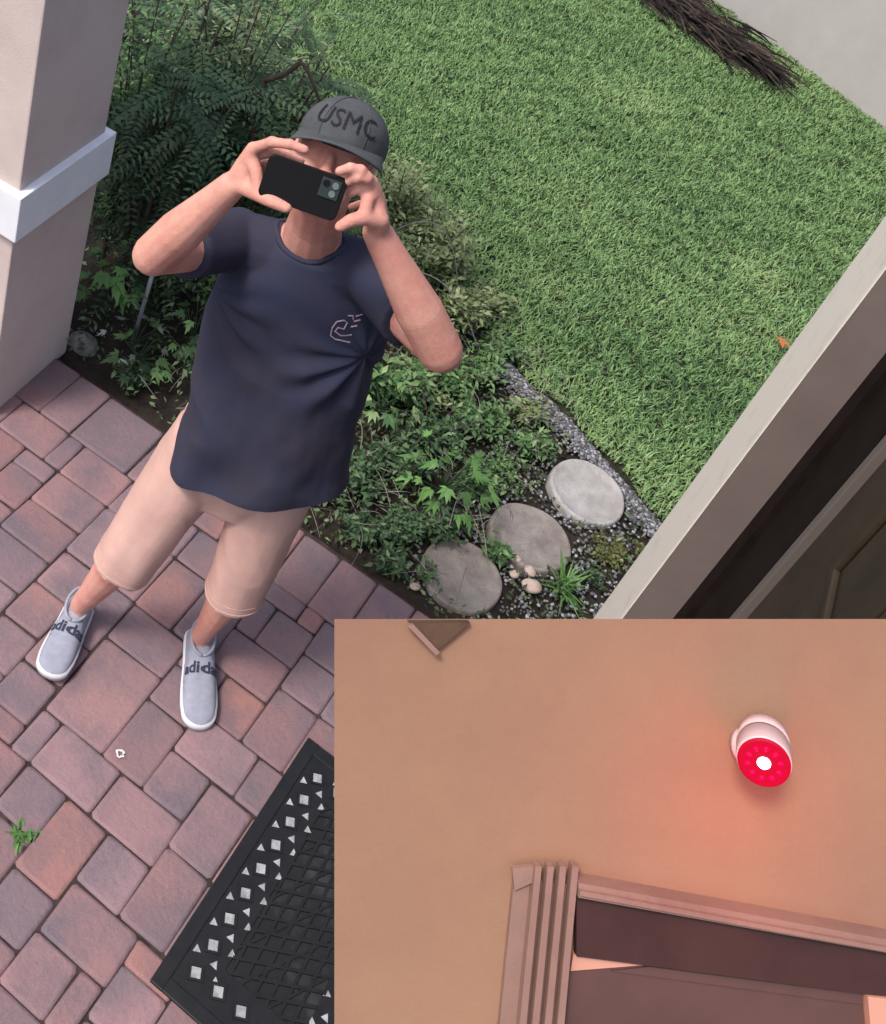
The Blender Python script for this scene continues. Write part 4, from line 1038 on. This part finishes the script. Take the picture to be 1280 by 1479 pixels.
# shoes
def shoe(he, to, label, lift=0):
    d = Vector((to.x - he.x, to.y - he.y, 0)); Ls = d.length + .012; d.normalize(); x = d.cross(ZZ)   # x: to the right looking along d
    o0 = Vector((he.x, he.y, 0)) - d * .006
    pitch = lift
    def loc(a, b, c): # along, across, up
        return o0 + d * (a * math.cos(pitch)) + x * b + ZZ * (c + a * math.sin(pitch) + .004)
    T = [0, .04, .12, .24, .36, .5, .64, .78, .88, .95, 1.0]
    Wd = [.020, .034, .039, .040, .041, .044, .047, .047, .043, .034, .020]
    Hh = [.055, .072, .078, .080, .076, .066, .055, .045, .039, .033, .026]
    def wv(t):
        w_ = float(np.interp(t, T, Wd))
        if t > .86: w_ = float(np.interp(.86, T, Wd)) * math.sqrt(max(.003, 1 - ((t - .86) / .141) ** 2))
        if t < .08: w_ = .0375 * math.sqrt(max(.003, 1 - ((.08 - t) / .0805) ** 2))
        return w_
    def hv(t): return float(np.interp(t, T, Hh))
    def top(t, ph, off=0):
        w_, h_ = wv(t) + off, hv(t) - .018 + off
        return loc(t * Ls, w_ * math.copysign(abs(math.cos(ph)) ** .75, math.cos(ph)), .018 + h_ * abs(math.sin(ph)) ** .8)
    bm = bmesh.new(); R_ = []
    tt = [.5 - .5 * math.cos(math.pi * k / 39) for k in range(40)]; sg = 18
    for t in tt: R_.append([bm.verts.new(top(t, math.pi * k / sg)) for k in range(sg + 1)])
    for a, b in zip(R_, R_[1:]):
        for k in range(sg): bm.faces.new((a[k], a[k + 1], b[k + 1], b[k]))
    upper = child('shoe', done(bm, 'shoe'), MT['knit'], man, True)
    # sole
    out = []
    for t in [.5 - .5 * math.cos(math.pi * k / 35) for k in range(36)]: out.append((t * (Ls + .010) - .005, wv(t) * 1.06 + .0022))
    poly = [(a, b) for a, b in out] + [(a, -b) for a, b in out[::-1]]
    bm = bmesh.new(); lo = [bm.verts.new(loc(a, b * .96, 0)) for a, b in poly]; mi = [bm.verts.new(loc(a, b, .012)) for a, b in poly]; hi = [bm.verts.new(loc(a * .995, b * .985, .024)) for a, b in poly]
    np_ = len(poly)
    for A_, B_ in ((lo, mi), (mi, hi)):
        for k in range(np_): bm.faces.new((A_[k], A_[(k + 1) % np_], B_[(k + 1) % np_], B_[k]))
    bm.faces.new(lo[::-1]); bm.faces.new(hi)
    sub('sole', done(bm, 'sole'), MT['sole'], upper, man, True)
    # collar of the opening
    bm = bmesh.new(); rg = []
    for k in range(25):
        t = 2 * math.pi * k / 24; rg.append(loc(.20 * Ls + .052 * math.cos(t) , .034 * math.sin(t), .086 - .010 * math.cos(t)))
    tube(bm, rg, .0046, 8)
    sub('shoe_collar', done(bm, 'shoe_collar'), MT['knit'], upper, man, True)
    # strap with lettering
    bm = bmesh.new(); rows = []
    for t in np.linspace(.40, .60, 7): rows.append([bm.verts.new(top(t, .12 + (math.pi - .24) * k / 18, .0016)) for k in range(19)])
    for a, b in zip(rows, rows[1:]):
        for k in range(18): bm.faces.new((a[k], a[k + 1], b[k + 1], b[k]))
    sub('strap', done(bm, 'strap'), MT['knit'], upper, man, True)
    tm_ = text_mesh('adidas', .042, .0012)
    xs_ = [v.co.x for v in tm_.vertices]; x0, x1 = min(xs_), max(xs_)
    for v in tm_.vertices:
        u = (v.co.x - x0) / (x1 - x0)
        ph = math.pi - (.42 + (math.pi - .84) * (1 - u))
        v.co = top(.50 - v.co.y / Ls * 1.0, ph, .0036)
    sub('lettering', tm_, MT['shoeink'], upper, man)
    return upper
shoe(J['heelL'], J['toeL'], '', .06)
shoe(J['heelR'], J['toeR'], '')

# phone in the hands
ph = empty('phone', (J['ph1'] + J['ph3']) / 2, 'black phone held up sideways in both hands', 'phone')
pc = (J['ph1'] + J['ph2'] + J['ph3'] + J['ph4']) / 4
pxv = ((J['ph2'] - J['ph1']) + (J['ph3'] - J['ph4'])).normalized(); pyv = ((J['ph1'] - J['ph4']) + (J['ph2'] - J['ph3'])); pyv = (pyv - pxv * pyv.dot(pxv)).normalized(); pzv = pxv.cross(pyv)
pzv = pzv if pzv.dot(FW) > 0 else -pzv
Mp = Matrix((pxv, pyv, pzv)).transposed().to_4x4(); Mp.translation = pc
pw, phh = .138, .076
bm = bmesh.new()
def rrect(w_, h_, r_, z, n=6):
    o = []
    for sx, sy, a0 in ((1, 1, 0), (-1, 1, 90), (-1, -1, 180), (1, -1, 270)):
        for k in range(n + 1):
            t = math.radians(a0 + 90 * k / n); o.append(Vector((sx * (w_ / 2 - r_) + r_ * math.cos(t), sy * (h_ / 2 - r_) + r_ * math.sin(t), z)))
    return o
RR = [[bm.verts.new(Mp @ p) for p in rrect(pw - i_, phh - i_, .012, z)] for z, i_ in ((-.0055, .003), (-.004, 0), (.004, 0), (.0058, .003))]
for a, b in zip(RR, RR[1:]):
    for k in range(len(a)): bm.faces.new((a[k], a[(k + 1) % len(a)], b[(k + 1) % len(a)], b[k]))
bm.faces.new(RR[0][::-1]); bm.faces.new(RR[-1])
child('case', done(bm, 'case'), MT['phone'], ph)
Mc = Mp @ Matrix.Translation((pw / 2 - .025, phh / 2 - .024, 0))
cmod = child('camera_module', boxmesh('camera_module', (-.017, -.017, .0055), (.017, .017, .0085), Mc, .0012), MT['lens'], ph)
for lx, ly in ((-.008, .008), (.006, -.007), (.008, .008)):
    bm = bmesh.new(); bmesh.ops.create_cone(bm, cap_ends=True, segments=18, radius1=.0062, radius2=.0055, depth=.003)
    for v in bm.verts: v.co = Mc @ (v.co + Vector((lx, ly, .0098)))
    sub('lens', done(bm, 'lens'), MT['phone'] if lx < 0 else MT['lensglass'], cmod, ph)

# ================================================================== ADDED TAN PANEL FOR THE INSET VIEW WITH THE SECURITY CAMERA
# inset view built as an added panel turned to the camera: local frame u right, v down, w out of the face
K = .0008676
TL = Vector((-.0885, .9416, 1.8055))
def Sp(x, y, w_=0): return TL + CR * (x - 483) * K - CU * (y - 894) * K - CF * w_
def Sm():
    M = Matrix((CR, CU, -CF)).transposed().to_4x4(); M.translation = TL; return M
MS = Sm()
def sprism(name, poly, w0, w1, inset=0): return prism(name, [((x - 483) * K, -(y - 894) * K) for x, y in poly], w0, w1, MS, inset)
wp = empty('inset_panel', (.35, 1.12, 0), 'added tan stucco panel of the inset view with a red-lit camera above a door casing', 'wall')
W_, H_ = 830 * K, 600 * K
v = [Vector((0, 0, 0)), Vector((W_, 0, 0)), Vector((W_, -H_, 0)), Vector((0, -H_, 0))]
bk = [Vector((.05, -.05, -.09)), Vector((W_ - .02, -.05, -.09)), Vector((W_ - .02, -H_ + .02, -.09)), Vector((.05, -H_ + .02, -.09))]
bm = bmesh.new(); bv = [bm.verts.new(MS @ q_) for q_ in v + bk]
for f_ in ((0, 3, 2, 1), (4, 5, 6, 7), (0, 1, 5, 4), (1, 2, 6, 5), (2, 3, 7, 6), (3, 0, 4, 7)): bm.faces.new([bv[i] for i in f_])
child('wall_face', done(bm, 'wall_face'), MT['tan'], wp)
bm = bmesh.new(); c0 = MS @ Vector((W_ * .55, -H_ * .6, -.085)); tube(bm, [Vector((c0.x, c0.y, 0)), c0], .03, 12)
child('post', done(bm, 'post'), MT['taupe'], wp, True)  # added post, carries the inset panel

# door casing
dc = empty('door_casing', Sp(740, 1479), 'beige fluted door casing under the red-lit camera', 'door casing')
# jamb
child('jamb', sprism('jamb', [(740, 1262), (826, 1272), (800, 1500), (716, 1500)], .0005, .010), MT['casing'], dc)
for k in range(4):
    xt = 770 + k * 17.5; xb = 744 + k * 18
    child('flute', sprism('flute', [(xt - 4.5, 1236), (xt + 4.5, 1237), (xb + 5, 1500), (xb - 5, 1500)], .0102, .024, .0), MT['casing'], dc)
child('jamb_end', sprism('jamb_end', [(735, 1244), (768, 1240), (768, 1262), (738, 1275)], .0105, .017), MT['casing'], dc)
child('crown_moulding', sprism('crown_moulding', [(826, 1258), (1310, 1347), (1310, 1366), (826, 1279)], .0005, .026), MT['casing'], dc)
child('moulding_lip', sprism('moulding_lip', [(826, 1266), (1310, 1356), (1310, 1362), (826, 1273)], .0262, .031), MT['casing'], dc)
child('lintel', sprism('lintel', [(828, 1280), (1310, 1367), (1310, 1432), (1240, 1426), (828, 1372)], .0005, .013), MT['lintel'], dc)
child('side_post', sprism('side_post', [(1244, 1428), (1310, 1436), (1310, 1500), (1250, 1500)], .0005, .015), MT['pinklight'], dc)
child('soffit_strip', sprism('soffit_strip', [(826, 1374), (936, 1389), (822, 1398)], .0005, .006), MT['pinklight'], dc)
dl = empty('door_leaf', Sp(1030, 1479), 'mauve brown door top inside the beige casing', 'door')
child('slab', sprism('slab', [(820, 1400), (937, 1391), (1242, 1430), (1248, 1500), (802, 1500)], .0003, .004), MT['leafdoor'], dl)
child('top_rail', sprism('top_rail', [(937, 1391.5), (1241, 1430.5), (1242, 1446), (880, 1398)], .0042, .0065), MT['leafdoor'], dl)
# dark bracket at the top edge
bk_ = empty('bracket', Sp(625, 935), 'dark bronze wedge-shaped bracket at the top of the tan inset panel', 'bracket')
child('plate', sprism('plate', [(588, 895), (676, 895), (626, 936)], .0004, .012), MT['bracket'], bk_)
child('rib', sprism('rib', [(584, 895), (594, 895), (631, 934), (625, 938)], .0125, .02), MT['casing'], bk_)

# security camera
sc_ = empty('security_camera', Sp(1088, 1072), 'round security camera with a glowing red face on the tan inset panel', 'security camera')
def disc_body(name, pts, m, seg=40):
    """pts: (px, py, w, radius px)"""
    bm = bmesh.new(); R_ = []
    ax = (Sp(pts[-1][0], pts[-1][1], pts[-1][2]) - Sp(pts[0][0], pts[0][1], pts[0][2])).normalized()
    x = (CR - ax * CR.dot(ax)).normalized(); y = ax.cross(x)
    for (a, b, c, r_) in pts: 
        o_ = Sp(a, b, c); R_.append([bm.verts.new(o_ + (x * math.cos(2 * math.pi * k / seg) + y * math.sin(2 * math.pi * k / seg)) * r_ * K) for k in range(seg)])
    for a, b in zip(R_, R_[1:]):
        for k in range(seg): bm.faces.new((a[k], a[(k + 1) % seg], b[(k + 1) % seg], b[k]))
    bm.faces.new(R_[0][::-1]); bm.faces.new(R_[-1])
    return done(bm, name), (x, y, ax)
me, _ = disc_body('mount', [(1078, 1076, .0004, 27), (1078, 1076, .008, 27), (1079, 1074, .014, 24), (1084, 1068, .022, 20)], MT['camwhite'])
child('mount', me, MT['camwhite'], sc_, True)
P0_, P1_ = (1096, 1056, .012), (1062, 1060, .075)
def along(t, r_): return tuple(P0_[k] + (P1_[k] - P0_[k]) * t for k in range(3)) + (r_,)
me, _ = disc_body('shell', [along(0, 27), along(.06, 33), along(.38, 35), along(.40, 33), along(.45, 33), along(.47, 35), along(.94, 35), along(1, 34)], MT['camwhite'])
shell = child('shell', me, MT['camwhite'], sc_, True)
me, _ = disc_body('shell_gap', [along(.39, 33.7), along(.46, 33.7)], MT['camblack']); sub('shell_gap', me, MT['camblack'], shell, sc_)
me, fr_ = disc_body('glowing_face', [along(1.0, 33.6), along(1.03, 33.4), along(1.045, 31)], MT['redface']); child('glowing_face', me, MT['redface'], sc_)
c_f = Sp(*along(1.05, 0)[:3]); fx, fy, fa = fr_
for k_ in range(10):
    t_ = 2 * math.pi * k_ / 10 + .2; bm = bmesh.new(); bmesh.ops.create_uvsphere(bm, u_segments=10, v_segments=6, radius=.0033)
    for v in bm.verts: v.co = v.co + c_f + (fx * math.cos(t_) + fy * math.sin(t_)) * 21 * K
    child('infrared_lamp', done(bm, 'infrared_lamp'), MT['redlamp'], sc_, True)
me, _ = disc_body('lens', [along(1.045, 8.5), along(1.07, 7)], MT['led'])
child('lens', me, MT['led'], sc_)
ld = bpy.data.lights.new('camera_led_glow', 'POINT'); ld.energy = .5; ld.color = (1, .0, .03); ld.shadow_soft_size = .04
lo_ = bpy.data.objects.new('camera_led_glow', ld); COL.objects.link(lo_); lo_.location = Sp(1050, 1165, .16)
